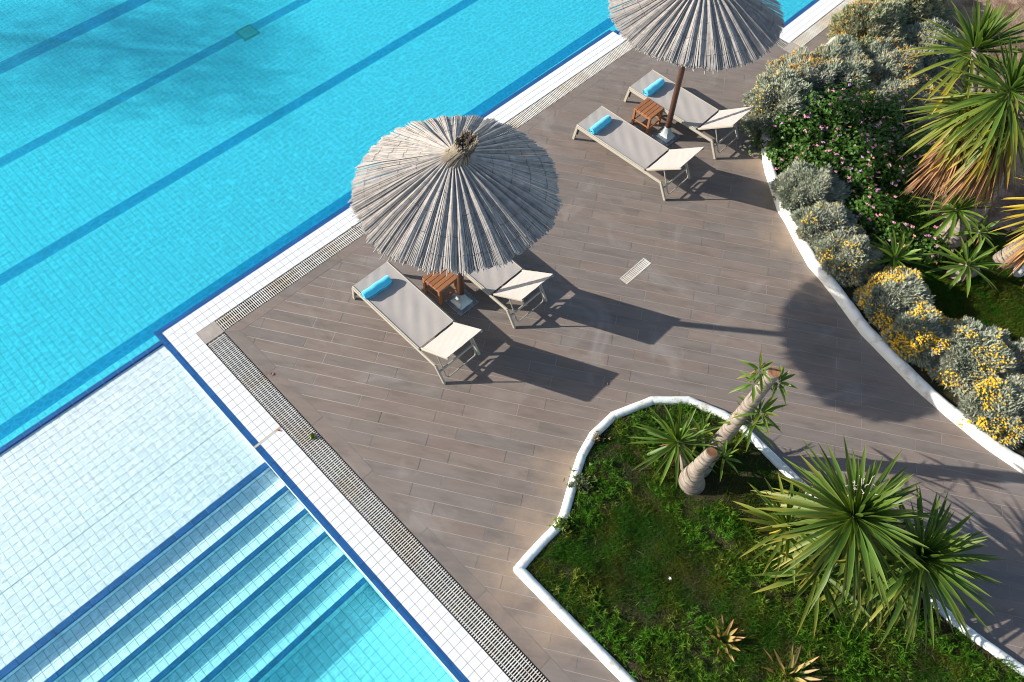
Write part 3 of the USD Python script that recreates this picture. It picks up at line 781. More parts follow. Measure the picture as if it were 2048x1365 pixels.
# ------------------------------------------------------------------ sun loungers
def make_lounger(label):
    """foot end at the origin, head end towards -y, middle at x = 0"""
    t = thing('sun_lounger', label, 'sun lounger', (2.70, -1.445, 0), 0, 'sun loungers under the straw parasols')
    HW, ZT = 0.335, 0.325
    hinge, knee, yb = -1.50, -1.845, -2.0
    for s in (-1, 1):
        part('side_rail', bar((s * HW, -0.05, ZT - 0.025), (s * HW, knee, ZT - 0.025), 0.032, 0.05, 0.006), 'frame_taupe', t)
        part('leg', bar((s * HW, -0.055, ZT - 0.012), (s * HW, 0.0, 0.0), 0.032, 0.048, 0.005, up=(0, 1, 0)), 'frame_taupe', t)
        part('leg', bar((s * HW, knee + 0.008, ZT - 0.016), (s * HW, yb, 0.0), 0.032, 0.048, 0.005, up=(0, 1, 0)), 'frame_taupe', t)
        part('bracket', bar((s * (HW - 0.02), -0.075, 0.27), (s * (HW - 0.02), -0.05, 0.12), 0.012, 0.03, 0.003, up=(0, 1, 0)), 'dark_plastic', t)
        part('backrest_rail', bar((s * (HW - 0.034), hinge - 0.02, ZT + 0.006), (s * (HW - 0.034), -2.09, 0.775), 0.028, 0.036, 0.006), 'frame_taupe', t)
        part('end_cap', box((s * (HW - 0.034), -2.093, 0.777), (0.03, 0.02, 0.036), 0.004), 'frame_taupe', t)
    part('foot_bar', bar((-HW, -0.045, ZT - 0.02), (HW, -0.045, ZT - 0.02), 0.035, 0.045, 0.006), 'frame_taupe', t)
    part('cross_bar', bar((-HW, -1.905, 0.2), (HW, -1.905, 0.2), 0.022, 0.045, 0.005), 'frame_taupe', t)
    c = [(-0.30, -2.07, 0.74), (-0.2, -2.03, 0.70), (0, -2.0, 0.68), (0.2, -2.03, 0.70), (0.30, -2.07, 0.74)]
    part('back_bar', tube(np.array(c), 0.010, 8), 'frame_taupe', t, smooth=60)
    a = np.linspace(0, 1, 6)
    u_ = [(-0.275, -1.80, 0.545), (-0.275, -1.98, 0.13), (-0.262, -2.0, 0.095), (-0.235, -2.005, 0.085), (0.235, -2.005, 0.085), (0.262, -2.0, 0.095), (0.275, -1.98, 0.13), (0.275, -1.80, 0.545)]
    part('prop', tube(np.array(u_), 0.0095, 8), 'frame_taupe', t, smooth=60)
    # fabric: seat and backrest, sagging a little between the rails
    def sheet(y0, z0, y1, z1, hw, sag, nx=13, ny=30, wrap=True):
        X = np.linspace(-1, 1, nx); S = np.linspace(0, 1, ny)
        v, uv = [], []
        dn = np.array([-(z1 - z0), (y1 - y0)]); dn = dn / np.linalg.norm(dn)
        if dn[1] < 0: dn = -dn
        for s in S:
            for x in X:
                dip = -sag * (1 - x ** 4) * (0.35 + 0.65 * np.sin(np.pi * s)) + 0.0022 * np.sin(31 * s + 9 * x) * (1 - x * x) + 0.004 * np.exp(-((s - 0.62) / 0.06) ** 2) * np.sin(5 * x + 1)
                y = y0 + (y1 - y0) * s; z = z0 + (z1 - z0) * s
                v.append((x * hw, y + dn[0] * dip, z + dn[1] * dip))
        v = np.array(v)
        th = np.array([0, dn[0], dn[1]]) * 0.006
        n = len(v); V = np.vstack([v, v - th]); f = []
        for i in range(ny - 1):
            for j in range(nx - 1):
                q = (i * nx + j, i * nx + j + 1, (i + 1) * nx + j + 1, (i + 1) * nx + j)
                f.append(q[::-1]); f.append(tuple(k + n for k in q))
        for i in range(ny - 1):
            for j in (0, nx - 1):
                q = (i * nx + j, (i + 1) * nx + j, (i + 1) * nx + j + n, i * nx + j + n)
                f.append(q if j else q[::-1])
        for j in range(nx - 1):
            for i in (0, ny - 1):
                q = (i * nx + j, i * nx + j + 1, i * nx + j + 1 + n, i * nx + j + n)
                f.append(q if i == 0 else q[::-1])
        return V, np.array(f)
    part('seat_fabric', sheet(-0.028, ZT + 0.008, hinge + 0.012, ZT + 0.008, HW - 0.004, 0.012), 'sling_taupe', t, smooth=40)
    part('backrest_fabric', sheet(hinge - 0.035, ZT + 0.036, -2.087, 0.803, HW - 0.022, 0.006, ny=16), 'sling_taupe', t, smooth=40)
    for s in (-1, 1):
        part('piping', tube(np.array([(s * (HW - 0.012), -0.03, ZT + 0.010), (s * (HW - 0.012), -0.75, ZT + 0.009), (s * (HW - 0.012), hinge + 0.012, ZT + 0.010)]), 0.007, 6), 'frame_taupe', t, smooth=60)
        part('hinge', tube(np.array([(s * (HW - 0.03), hinge - 0.012, ZT + 0.004), (s * (HW + 0.002), hinge - 0.012, ZT + 0.004)]), 0.014, 8), 'dark_plastic', t, smooth=40)
    return t


lounger = make_lounger('taupe sun lounger nearest the pool corner, in front of the first parasol, with a towel')
copy_of(lounger, 'sun_lounger', (4.055, -1.475, 0), 0.0, 'taupe sun lounger half hidden under the nearer parasol, striped by the pole shadow')
copy_of(lounger, 'sun_lounger', (7.53, -1.435, 0), 1.5, 'taupe sun lounger in front of the farther parasol pole, between pole and open deck')
copy_of(lounger, 'sun_lounger', (8.90, -1.44, 0), 1.2, 'taupe sun lounger behind the farther parasol pole, its headrest near the silver bush')


def make_towel(label, loc, rot, length, r, seed):
    t = thing('rolled_towel', label, 'towel', loc, rot, 'rolled turquoise towels on the loungers')
    rg = np.random.default_rng(seed)
    n, k = 28, 26
    v = []
    ph = rg.uniform(0, 6, 6)
    for i in range(k):
        s = i / (k - 1); x = (s - 0.5) * length
        for j in range(n):
            a = 2 * np.pi * j / n
            rr = r * (1 + 0.035 * np.sin(2 * a + ph[0] + 3 * s) + 0.025 * np.sin(5 * s * 3 + ph[1] + a) + 0.03 * np.sin(13 * s + ph[2]) * np.cos(a + ph[3]))
            rr *= 1 - 0.10 * (abs(s - 0.5) * 2) ** 6
            zz = rr * np.sin(a)
            v.append((x, rr * np.cos(a) * 1.08, max(zz, -r * 0.80) + r * 0.80))
    f = [(i * n + j, i * n + (j + 1) % n, (i + 1) * n + (j + 1) % n, (i + 1) * n + j) for i in range(k - 1) for j in range(n)]
    part('roll', (np.array(v), np.array(f)), 'towel', t, smooth=True)
    for s in (-1, 1):                                        # spiral of the rolled layers at each end
        a = np.linspace(0, 2 * np.pi * 2.6, 60); rr = np.linspace(0.012, r * 0.88, 60)
        p = np.c_[np.full(60, s * (length / 2 - 0.006)), rr * np.cos(a), rr * np.sin(a) + r * 0.82]
        part('end_spiral', tube(p, 0.0075, 6), 'towel', t, smooth=60)
    # loose flap under the roll
    q = np.array([(x, y, z) for x in np.linspace(-length * 0.44, length * 0.44, 9) for y, z in ((-r * 0.5, 0.012), (-r * 1.05, 0.018), (-r * 1.25, 0.008))])
    q[:, 2] += 0.006 * np.sin(q[:, 0] * 30 + seed)
    f = [(i * 3 + j, i * 3 + j + 1, (i + 1) * 3 + j + 1, (i + 1) * 3 + j) for i in range(8) for j in range(2)]
    part('flap', (q, np.array(f)[:, ::-1]), 'towel', t, smooth=True)
    return t


# ------------------------------------------------------------------ teak stools
def make_stool(label, loc, rot):
    t = thing('wooden_stool', label, 'stool', loc, rot, 'small teak side tables')
    H, w = 0.345, 0.375
    for k in range(5):
        ww = w / 5
        x = -w / 2 + (k + 0.5) * ww
        part('slat', box((0, x, H - 0.009), (w, ww - 0.007, 0.018), 0.003), 'teak', t)
    for sx in (-1, 1):
        for sy in (-1, 1):
            part('leg', box((sx * (w / 2 - 0.024), sy * (w / 2 - 0.024), (H - 0.02) / 2), (0.042, 0.042, H - 0.02), 0.003), 'teak', t)
    for s in (-1, 1):
        part('apron', box((0, s * (w / 2 - 0.02), H - 0.04), (w - 0.09, 0.02, 0.04), 0.002), 'teak', t)
        part('apron', box((s * (w / 2 - 0.02), 0, H - 0.04), (0.02, w - 0.09, 0.04), 0.002), 'teak', t)
        part('stretcher', box((0, s * (w / 2 - 0.024), 0.075), (w - 0.088, 0.018, 0.03), 0.002), 'teak', t)
        part('stretcher', box((s * (w / 2 - 0.024), 0, 0.105), (0.018, w - 0.088, 0.03), 0.002), 'teak', t)
    return t


make_stool('slatted teak stool beside the nearer parasol pole, partly under its reed rim', (3.385, -2.245, 0), 1.5)
make_stool('slatted teak stool between the two farther loungers, next to a towel', (8.405, -2.065, 0), 1.0)
make_towel('rolled turquoise towel on the lounger nearest the pool corner', (2.60, -1.755, 0.322), -3, 0.47, 0.062, 1)
make_towel('rolled turquoise towel on the lounger in front of the farther parasol', (7.46, -1.77, 0.322), 1.5, 0.46, 0.060, 2)
make_towel('rolled turquoise towel on the farthest lounger, behind the teak stool', (8.85, -1.80, 0.322), 1.0, 0.46, 0.062, 3)


# ------------------------------------------------------------------ straw parasols
def make_parasol(label, base, top, seed, R=1.27, zr=2.45, za=3.04, npl=38):
    t = thing('straw_parasol', label, 'parasol', (base[0], base[1], 0), 0, 'straw parasols on the pool deck')
    rg = np.random.default_rng(seed)
    off = np.array([top[0] - base[0], top[1] - base[1]])
    ax = lambda z: off * (z / 3.0)
    # foot: steel plate, winged bracket, bolts
    part('base_plate', box((0, 0, 0.008), (0.37, 0.37, 0.016), 0.004), 'plate_steel', t)
    part('socket', tube(np.array([(0, 0, 0.016), (0, 0, 0.06), (0, 0, 0.24)]), np.array([0.058, 0.056, 0.054]), 20, cap=False), 'galvanized', t, smooth=50)
    for k in range(4):
        a = k * np.pi / 2 + np.pi / 4
        d = np.array([np.cos(a), np.sin(a)])
        for_ = np.array([(0.052, 0.016), (0.175, 0.016), (0.165, 0.03), (0.09, 0.09), (0.057, 0.2), (0.052, 0.2)])
        q = np.c_[for_[:, :1] * d, for_[:, 1]]; nrm = np.array([-d[1], d[0], 0]) * 0.0035
        V = np.vstack([q + nrm, q - nrm]); n = len(q)
        f = [(0, i, i + 1) for i in range(1, n - 1)] + [(n, n + i + 1, n + i) for i in range(1, n - 1)] + [x for i in range(n) for x in ((i, n + i, n + (i + 1) % n), (i, n + (i + 1) % n, (i + 1) % n))]
        part('gusset', (V, np.array(f)), 'galvanized', t)
        b = np.array([np.cos(a), np.sin(a)]) * 0.225
        part('bolt', tube(np.array([(b[0], b[1], 0.016), (b[0], b[1], 0.03)]), 0.011, 6), 'bolt_steel', t)
        b2 = np.array([np.cos(a + np.pi / 4), np.sin(a + np.pi / 4)])
        web = np.array([d * 0.16, d * 0.058, np.array([-d[1], d[0]]) * 0.058, np.array([-d[1], d[0]]) * 0.16])
    sk = []
    for k in range(4):                                         # skirt plates between the wings
        a0, a1 = k * np.pi / 2 + np.pi / 4, (k + 1) * np.pi / 2 + np.pi / 4
        p = []
        for zz, rr in ((0.20, 0.058), (0.12, 0.075), (0.05, 0.115), (0.018, 0.165)):
            for s in np.linspace(0, 1, 7):
                a = a0 + (a1 - a0) * s
                pinch = 1 - 0.28 * np.sin(np.pi * s) * min(1, (0.2 - zz) / 0.12)
                p.append((rr * pinch * np.cos(a), rr * pinch * np.sin(a), zz))
        f = [(i * 7 + j, i * 7 + j + 1, (i + 1) * 7 + j + 1, (i + 1) * 7 + j) for i in range(3) for j in range(6)]
        part('skirt', (np.array(p), np.array(f)[:, ::-1]), 'galvanized', t, smooth=True)
    zs = np.linspace(0.2, za + 0.02, 14)
    part('pole', tube(np.array([(*(ax(z) + rg.normal(0, 0.001, 2)), z) for z in zs]), np.linspace(0.05, 0.046, 14) * (1 + rg.normal(0, 0.01, 14)), 14), 'pole_wood', t, smooth=60)
    # canopy: folded bundles of reeds
    o = ax(2.7)
    seg = np.array([0.0, 0.18, 0.42, 0.7, 1.0])
    widths = rg.uniform(0.75, 1.25, npl); edges = np.r_[0, np.cumsum(widths)] / widths.sum() * 2 * np.pi
    for k in range(npl):
        a0, a1 = edges[k], edges[k + 1]
        mb = MB()
        Rk = R * (1 + rg.normal(0, 0.012))
        amp = rg.uniform(0.048, 0.105) * (a1 - a0) / (2 * np.pi / npl)
        for layer, (m_, dz, r0) in enumerate(((24, 0.0, 0.07), (18, -0.020, 0.25))):
            for j in range(m_):
                f = (j + rg.uniform(0.15, 0.85)) / m_
                a = a0 + (a1 - a0) * f
                ridge = 1 - 2 * abs(f - 0.5)                  # 0 in the valley, 1 on the fold
                L = Rk + rg.normal(0, 0.013) - 0.02 * (1 - ridge) + (rg.random() < 0.06) * rg.uniform(0, 0.05)
                if rg.random() < 0.03:
                    L -= rg.uniform(0.03, 0.2)
                rr = r0 + (L - r0) * seg
                da = rg.normal(0, 0.006) * seg
                zz = za - (za - zr) * (rr / R) ** 1.06 + amp * (rr / R) ** 0.6 * (1 - 0.6 * (rr / R) ** 3) * (ridge - 0.45) + dz + rg.normal(0, 0.004) + 0.006 * np.sin(rr * 9 + k)
                P = np.c_[o[0] + rr * np.cos(a + da), o[1] + rr * np.sin(a + da), zz]
                w = (0.0058 + 0.0022 * rg.random() + 0.002 * layer) * np.array([0.75, 0.9, 1, 1, 0.9])
                tg = np.array([-np.sin(a), np.cos(a), 0]); up = np.array([np.cos(a) * 0.38, np.sin(a) * 0.38, 0.92])
                V = np.vstack([P + tg * w[:, None], P + up * w[:, None] * 0.6, P - tg * w[:, None]])
                n5 = len(seg); F = []
                for i in range(n5 - 1):
                    for b in range(2):
                        F.append((b * n5 + i, b * n5 + i + 1, (b + 1) * n5 + i + 1, (b + 1) * n5 + i))
                    F.append((2 * n5 + i, 2 * n5 + i + 1, i + 1, i))
                mb.add(V, F)
        part('reed_bundle', mb.get(), 'reed' if rg.random() > 0.0 else 'reed_dark', t)
    for rr in (0.45, 0.68, 0.90, 1.10):                        # stitching across the reeds
        a = np.linspace(0, 2 * np.pi, 4 * npl + 1)[:-1]
        zz = []
        for x in a:
            k = np.searchsorted(edges, x, 'right') - 1
            f = (x - edges[k]) / (edges[k + 1] - edges[k]); zz.append(1 - 2 * abs(f - 0.5))
        zz = za - (za - zr) * (rr / R) ** 1.06 + 0.075 * (rr / R) ** 0.6 * (1 - 0.6 * (rr / R) ** 3) * (np.array(zz) - 0.45) + 0.006
        part('stitching', tube(np.c_[o[0] + rr * np.cos(a), o[1] + rr * np.sin(a), zz], 0.0022, 4, closed=True), 'twine', t)
    # tied top knot, leaning a little
    mb = MB(); tip = MB()
    o3 = ax(3.0); lean = np.array([0.125, -0.085])
    for j in range(190):
        a = rg.uniform(0, 2 * np.pi); r0 = 0.105 + rg.normal(0, 0.008); rt = 0.118 + rg.normal(0, 0.014)
        tw = 0.45
        h = 0.17 + rg.normal(0, 0.018) + 0.03 * np.cos(a + 0.6)
        P = np.array([(o3[0] + (r0 + 0.07) * np.cos(a), o3[1] + (r0 + 0.07) * np.sin(a), za - 0.075), (o3[0] + lean[0] * 0.3 + r0 * np.cos(a + tw * 0.4), o3[1] + lean[1] * 0.3 + r0 * np.sin(a + tw * 0.4), za + 0.01),
                      (o3[0] + lean[0] * 0.65 + 0.105 * np.cos(a + tw), o3[1] + lean[1] * 0.65 + 0.105 * np.sin(a + tw), za + 0.09), (o3[0] + lean[0] + rt * np.cos(a + tw), o3[1] + lean[1] + rt * np.sin(a + tw), za + h)])
        mb.add(*tube(P, 0.0075, 4, cap=True))
    part('top_knot', mb.get(), 'reed_knot', t)
    for j in range(330):
        a = rg.uniform(0, 2 * np.pi); r0 = 0.118 * math.sqrt(rg.random())
        h = 0.145 + rg.normal(0, 0.02) + 0.035 * np.cos(a + 0.6)
        p = (o3[0] + lean[0] + r0 * np.cos(a), o3[1] + lean[1] + r0 * np.sin(a))
        tip.add(*tube(np.array([(p[0] - 0.04, p[1] + 0.02, za + 0.03), (p[0] + rg.normal(0, 0.004), p[1] + rg.normal(0, 0.004), za + h)]), 0.0065, 5))
    part('knot_ends', tip.get(), 'reed_tip', t)
    a = np.linspace(0, 2 * np.pi, 25)[:-1]
    part('binding', tube(np.c_[o3[0] + lean[0] * 0.35 + 0.116 * np.cos(a), o3[1] + lean[1] * 0.35 + 0.116 * np.sin(a), np.full(24, za + 0.02)], 0.005, 5, closed=True), 'twine', t)
    return t


make_parasol('nearer straw parasol of grey reeds, seen whole with its tied top knot', (3.475, -2.60), (3.49, -2.62), 11)
make_parasol('farther straw parasol cut by the top of the picture, on a leaning brown pole', (8.40, -2.52), (8.38, -2.49), 23)


# ------------------------------------------------------------------ plants
def leaf_blade(rg, base, az, el, L, w, droop, fold=0.35, ns=7, twist=0.0):
    """one sword-shaped leaf; returns vertices, faces, st"""
    d = np.array([np.cos(az) * np.cos(el), np.sin(az) * np.cos(el), np.sin(el)])
    side = np.array([-np.sin(az), np.cos(az), 0.0])
    up = np.cross(d, side); up = up if up[2] > 0 else -up
    s = np.linspace(0, 1, ns)
    prof = np.interp(s, [0, 0.12, 0.4, 0.75, 1.0], [0.55, 0.7, 1.0, 0.72, 0.03])
    pos = base + d * (s * L)[:, None] + np.array([0, 0, -1.0]) * (droop * L * s ** 2.2)[:, None]
    wv = side * math.cos(twist) + up * math.sin(twist)
    uvv = []
    V = []
    for k, u in ((-1, 0.0), (0, 0.5), (1, 1.0)):
        V.append(pos + wv * (k * w * 0.5 * prof)[:, None] + (up * (abs(k) * fold * w * 0.5 * prof)[:, None] if k else 0))
        uvv.append(np.c_[np.full(ns, u), s])
    F = []
    for i in range(ns - 1):
        F += [(i, i + 1, ns + i + 1, ns + i), (ns + i, ns + i + 1, 2 * ns + i + 1, 2 * ns + i)]
    return np.vstack(V), np.array(F), np.vstack(uvv)


MORE = {}


def flush_more():
    for (p, k), (t, mb) in MORE.items():
        part('more_leaves', mb.get(), k, t, smooth=True, uv=mb.st(), kind='stuff')
    MORE.clear()


def rosette(t, rg, centre, n, L, w, el_hi=82, el_lo=-35, mats=None, droop=0.18, lean=(0, 0), az_range=None, name='leaf', spread=0.10):
    """n leaves in a spiral; the first are the innermost"""
    ga = math.pi * (3 - math.sqrt(5))
    a0 = rg.uniform(0, 6.28)
    for i in range(n):
        f = (i + 0.5) / n
        az = a0 + i * ga + rg.normal(0, 0.10)
        if az_range is not None:
            az = rg.uniform(*az_range)
        el = math.radians(el_hi + (el_lo - el_hi) * f ** 0.85 + rg.normal(0, 5))
        ll = L * (0.62 + 0.42 * min(1, f * 2.2)) * rg.uniform(0.86, 1.08)
        b = np.array(centre) + np.array([np.cos(az) * 0.03, np.sin(az) * 0.03, -spread * f])
        dr = droop * (0.3 + f) * rg.uniform(0.4, 1.5)
        v, fc, uv = leaf_blade(rg, b, az, el, ll, w * rg.uniform(0.8, 1.15), dr, twist=rg.normal(0, 0.25))
        k = mats(f, az, rg) if callable(mats) else mats
        if COUNT.get((str(t.GetPath()), name), -1) < 299:
            part(name, (v, fc), k, t, smooth=True, uv=uv)
        else:
            MORE.setdefault((str(t.GetPath()), k), (t, MB()))[1].add(v, fc, uv)


def skirt(t, rg, centre, n, L, w, az_range=(0, 6.28), name='dead_leaf', length=0.5):
    for i in range(int(n * 1.3)):
        az = rg.uniform(*az_range); el = math.radians(rg.uniform(-85, -52))
        b = np.array(centre) + np.array([np.cos(az) * 0.06, np.sin(az) * 0.06, -rg.uniform(0, length)])
        v, fc, uv = leaf_blade(rg, b, az, el, L * rg.uniform(0.6, 1.05), w * rg.uniform(0.4, 0.9), 0.05, fold=0.8, ns=5, twist=rg.normal(0, 0.5))
        part(name, (v, fc), 'dead_leaf', t, uv=uv)


def trunk_tube(pts, rad, n=14, rough=0.06, seed=0, sub=8):
    P = np.array(pts, float); k = len(P)
    s = np.linspace(0, k - 1, (k - 1) * sub + 1)
    Q = np.stack([np.interp(s, np.arange(k), P[:, j]) for j in range(3)], 1)
    for _ in range(6):
        Q[1:-1] = 0.5 * Q[1:-1] + 0.25 * (Q[:-2] + Q[2:])
    r = np.interp(s, np.arange(k), rad)
    v, f = tube(Q, r, n)
    c = np.vstack([np.repeat(Q, n, axis=0), Q[:1], Q[-1:]])
    nz = 0.9 * (meshkit.noise(v * np.array([7, 7, 34]), seed) - 0.5) + 0.7 * (meshkit.noise(v * np.array([5, 5, 6]), seed + 3) - 0.5)
    return c + (v - c) * (1 + rough * 2 * nz[:, None]), f


def m_yucca(f, az, rg):
    """older leaves (larger f) on the sunny side turn olive and yellow"""
    sunny = np.cos(az - math.atan2(0.777, -0.629))
    x = f * 0.75 + rg.uniform(0, 0.35) + 0.12 * sunny
    return 'yucca_green' if x < 0.66 else 'yucca_olive' if x < 1.08 else 'yucca_yellow'


# the big yucca of the island
yu = thing('yucca', 'large spiky green yucca with several heads at the edge of the grass island', 'yucca')
rg = np.random.default_rng(31)
part('trunk', trunk_tube([(4.05, -8.5, 0.0), (4.10, -8.45, 0.6), (4.17, -8.40, 1.12)], [0.13, 0.11, 0.09], seed=2), 'bark', yu, smooth=60)
part('trunk', trunk_tube([(4.15, -8.65, 0.0), (4.32, -9.0, 0.5), (4.46, -9.22, 0.82)], [0.11, 0.09, 0.07], seed=3), 'bark', yu, smooth=60)
rosette(yu, rg, (4.17, -8.40, 1.20), 200, 0.96, 0.060, 86, -66, m_yucca, droop=0.22, spread=0.22)
rosette(yu, rg, (4.46, -9.23, 0.90), 155, 0.92, 0.058, 84, -60, m_yucca, droop=0.22, spread=0.18)
rosette(yu, rg, (3.86, -7.98, 0.55), 40, 0.66, 0.055, 80, -10, m_yucca, droop=0.16)
rosette(yu, rg, (4.24, -8.90, 0.60), 60, 0.85, 0.070, 60, -40, m_yucca, droop=0.2)
rosette(yu, rg, (3.72, -8.55, 0.45), 34, 0.75, 0.058, 70, -25, m_yucca, droop=0.2)
flush_more()
skirt(yu, rg, (4.12, -8.44, 0.95), 34, 0.6, 0.05, (2.0, 5.5))
tw = MB()
for j in range(26):
    p = np.array([4.36, -8.27, 1.36]) + rg.normal(0, 0.02, 3); q = [p]
    d = np.array([rg.normal(0, 0.5), rg.normal(0.3, 0.5), rg.uniform(0.3, 1)]); d /= np.linalg.norm(d)
    for i in range(6):
        d = d + rg.normal(0, 0.45, 3); d /= np.linalg.norm(d); p = p + d * 0.032; q.append(p)
    tw.add(*tube(np.array(q), 0.004, 4))
part('dry_flower_stalk', tw.get(), 'dry_twig', yu)

# the pruned trunk with young shoots
pt = thing('pruned_yucca', 'sawn-off bare yucca trunk leaning over the island kerb with small green shoots', 'yucca')
rg = np.random.default_rng(5)
B_ = [(3.86, -6.76, -0.02), (4.04, -6.735, 0.18), (4.20, -6.72, 0.45), (4.30, -6.73, 0.75), (4.39, -6.75, 1.25), (4.44, -6.773, 2.05)]
part('trunk', trunk_tube(B_, [0.13, 0.115, 0.10, 0.092, 0.084, 0.074], n=22, seed=7, rough=0.035, sub=16), 'bark', pt, smooth=60)
A_ = [(3.68, -6.80, -0.02), (3.66, -6.76, 0.16), (3.73, -6.74, 0.42), (3.84, -6.77, 0.75)]
part('stem', trunk_tube(A_, [0.185, 0.155, 0.098, 0.076], n=22, seed=9, rough=0.035, sub=16), 'bark', pt, smooth=60)
for c, d, r in (((4.44, -6.773, 2.05), (0.08, -0.03, 0.99), 0.069), ((3.84, -6.77, 0.75), (0.25, -0.06, 0.96), 0.071)):
    d = np.array(d) / np.linalg.norm(d); c = np.array(c)
    part('cut_face', tube(np.array([c + d * 0.001, c + d * 0.007]), r, 18), 'cut_wood', pt)
for c, n, L in (((4.40, -6.64, 2.02), 14, 0.22), ((4.52, -6.86, 1.88), 18, 0.20), ((4.36, -6.66, 1.80), 12, 0.20), ((4.42, -6.90, 1.30), 18, 0.30), ((4.40, -6.90, 1.0), 20, 0.34),
                ((3.98, -6.90, 0.62), 12, 0.24), ((4.10, -6.48, 0.55), 18, 0.32)):
    rosette(pt, rg, c, n, L, 0.040, 78, -25, lambda f, az, g: 'yucca_fresh' if g.random() < 0.8 else 'yucca_olive', droop=0.3, name='shoot_leaf')
    skirt(pt, rg, c, 5, L * 0.7, 0.02, name='dry_shoot_leaf', length=0.05)
rosette(pt, rg, (3.82, -6.34, 0.44), 50, 0.58, 0.048, 84, -40, lambda f, az, g: 'yucca_green' if g.random() < 0.75 else 'yucca_fresh', droop=0.2, name='shoot_leaf')
part('side_stem', trunk_tube([(3.72, -6.66, 0.0), (3.80, -6.5, 0.2), (3.86, -6.37, 0.42)], [0.06, 0.045, 0.04], n=10, seed=4), 'bark', pt, smooth=60)
skirt(pt, rg, (3.84, -6.42, 0.42), 16, 0.4, 0.035, name='dry_shoot_leaf', length=0.15)

# the yucca trees of the flower bed
def m_tree(f, az, rg):
    x = f * 0.9 + rg.uniform(0, 0.35)
    return 'yucca_green' if x < 0.66 else 'yucca_olive' if x < 1.06 else 'yucca_yellow'


rg = np.random.default_rng(77)
y1 = thing('yucca_tree', 'tall slender yucca tree with a brown skirt of dead leaves, upper right of the bed', 'yucca tree')
part('trunk', trunk_tube([(10.35, -6.9, 0.0), (10.22, -6.75, 0.8), (10.05, -6.45, 1.5), (10.2, -6.1, 2.2), (10.47, -5.79, 2.58)], [0.12, 0.10, 0.085, 0.07, 0.055], seed=1), 'bark', y1, smooth=60)
rosette(y1, rg, (10.47, -5.79, 2.62), 105, 0.84, 0.060, 86, -25, m_tree, droop=0.16, spread=0.2)
rosette(y1, rg, (10.14, -6.22, 2.05), 90, 0.84, 0.056, 20, -62, lambda f, az, g: 'yucca_green' if g.random() < 0.3 else 'yucca_olive' if g.random() < 0.78 else 'yucca_yellow', droop=0.2, spread=0.25)
skirt(y1, rg, (10.02, -6.38, 1.78), 120, 0.85, 0.05, (2.2, 5.6), length=0.6)
y2 = thing('yucca_tree', 'broad yucca tree with a pale trunk showing between its leaves, at the right edge', 'yucca tree')
part('trunk', trunk_tube([(9.75, -7.15, 0.0), (10.25, -7.15, 0.45), (10.45, -7.1, 0.9), (10.2, -6.85, 1.7), (10.02, -6.58, 2.5)], [0.20, 0.17, 0.14, 0.10, 0.08], seed=5), 'bark', y2, smooth=60)
rosette(y2, rg, (10.0, -6.54, 2.66), 140, 0.88, 0.060, 84, -58, m_tree, droop=0.18, spread=0.3)
rosette(y2, rg, (10.08, -6.75, 2.2), 75, 0.88, 0.054, 5, -68, lambda f, az, g: 'yucca_olive' if g.random() < 0.7 else 'yucca_yellow', droop=0.2, spread=0.3)
skirt(y2, rg, (10.08, -6.80, 1.95), 105, 0.95, 0.05, (2.4, 5.8), length=0.5)
y3 = thing('yucca_tree', 'yellow-leaved yucca tree half out of the picture at the right edge', 'yucca tree')
part('trunk', trunk_tube([(10.05, -7.95, 0.0), (10.15, -8.05, 0.6), (10.0, -8.12, 1.2), (9.84, -8.14, 1.72)], [0.17, 0.14, 0.11, 0.08], seed=6), 'bark', y3, smooth=60)
rosette(y3, rg, (9.84, -8.15, 1.8), 125, 0.84, 0.056, 78, -60, lambda f, az, g: 'yucca_olive' if g.random() > f * 1.3 else 'yucca_yellow', droop=0.2, spread=0.25)
skirt(y3, rg, (9.9, -8.12, 1.38), 85, 0.8, 0.05, (2.4, 5.8), length=0.45)
part('stump', trunk_tube([(9.55, -7.68, 0.0), (9.38, -7.62, 0.1), (9.12, -7.55, 0.16)], [0.17, 0.15, 0.12], n=14, seed=8), 'bark', label='pale fallen yucca stump on the ground under the yellow yucca', cat='stump', smooth=60)

fresh = lambda f, az, g: 'yucca_fresh' if g.random() < 0.7 else 'yucca_green'
for c, n, L, lab in (((10.0, -6.95, 0.55), 40, 0.62, 'young green yucca with a dried stalk in front of the pale leaning trunk'),
                     ((8.66, -6.76, 0.32), 34, 0.52, 'young bright green yucca beside the pink lantana flowers and yellow bush'),
                     ((9.25, -7.60, 0.42), 28, 0.55, 'young green yucca in front of the fallen stump, near the yellow yucca'),
                     ((9.95, -7.42, 0.45), 18, 0.40, 'smallest young yucca tucked against the pale trunks')):
    t = thing('young_yucca', lab, 'yucca')
    part('stem', trunk_tube([(c[0] + 0.03, c[1] + 0.02, 0.0), (c[0], c[1], c[2] * 0.5), (c[0], c[1], c[2])], [0.04, 0.033, 0.03], n=8), 'bark', t, smooth=60)
    rosette(t, rg, c, n, L, 0.058, 84, -30, fresh, droop=0.22)
    skirt(t, rg, c, 8, 0.3, 0.03, length=0.1)

for c, L, n, lab in (((2.41, -8.25, 0.06), 0.24, 30, 'small reddish yellow aloe in the grass of the island'), ((2.64, -9.02, 0.06), 0.36, 26, 'pale yellow green aloe at the bottom edge of the picture')):
    t = thing('aloe', lab, 'aloe')
    part('stem', trunk_tube([(c[0], c[1], 0.0), (c[0], c[1], 0.03), (c[0], c[1], 0.06)], [0.03, 0.03, 0.025], n=8), 'bark', t)
    rosette(t, rg, c, n, L, 0.045, 80, 2, 'aloe_leaf', droop=-0.12)


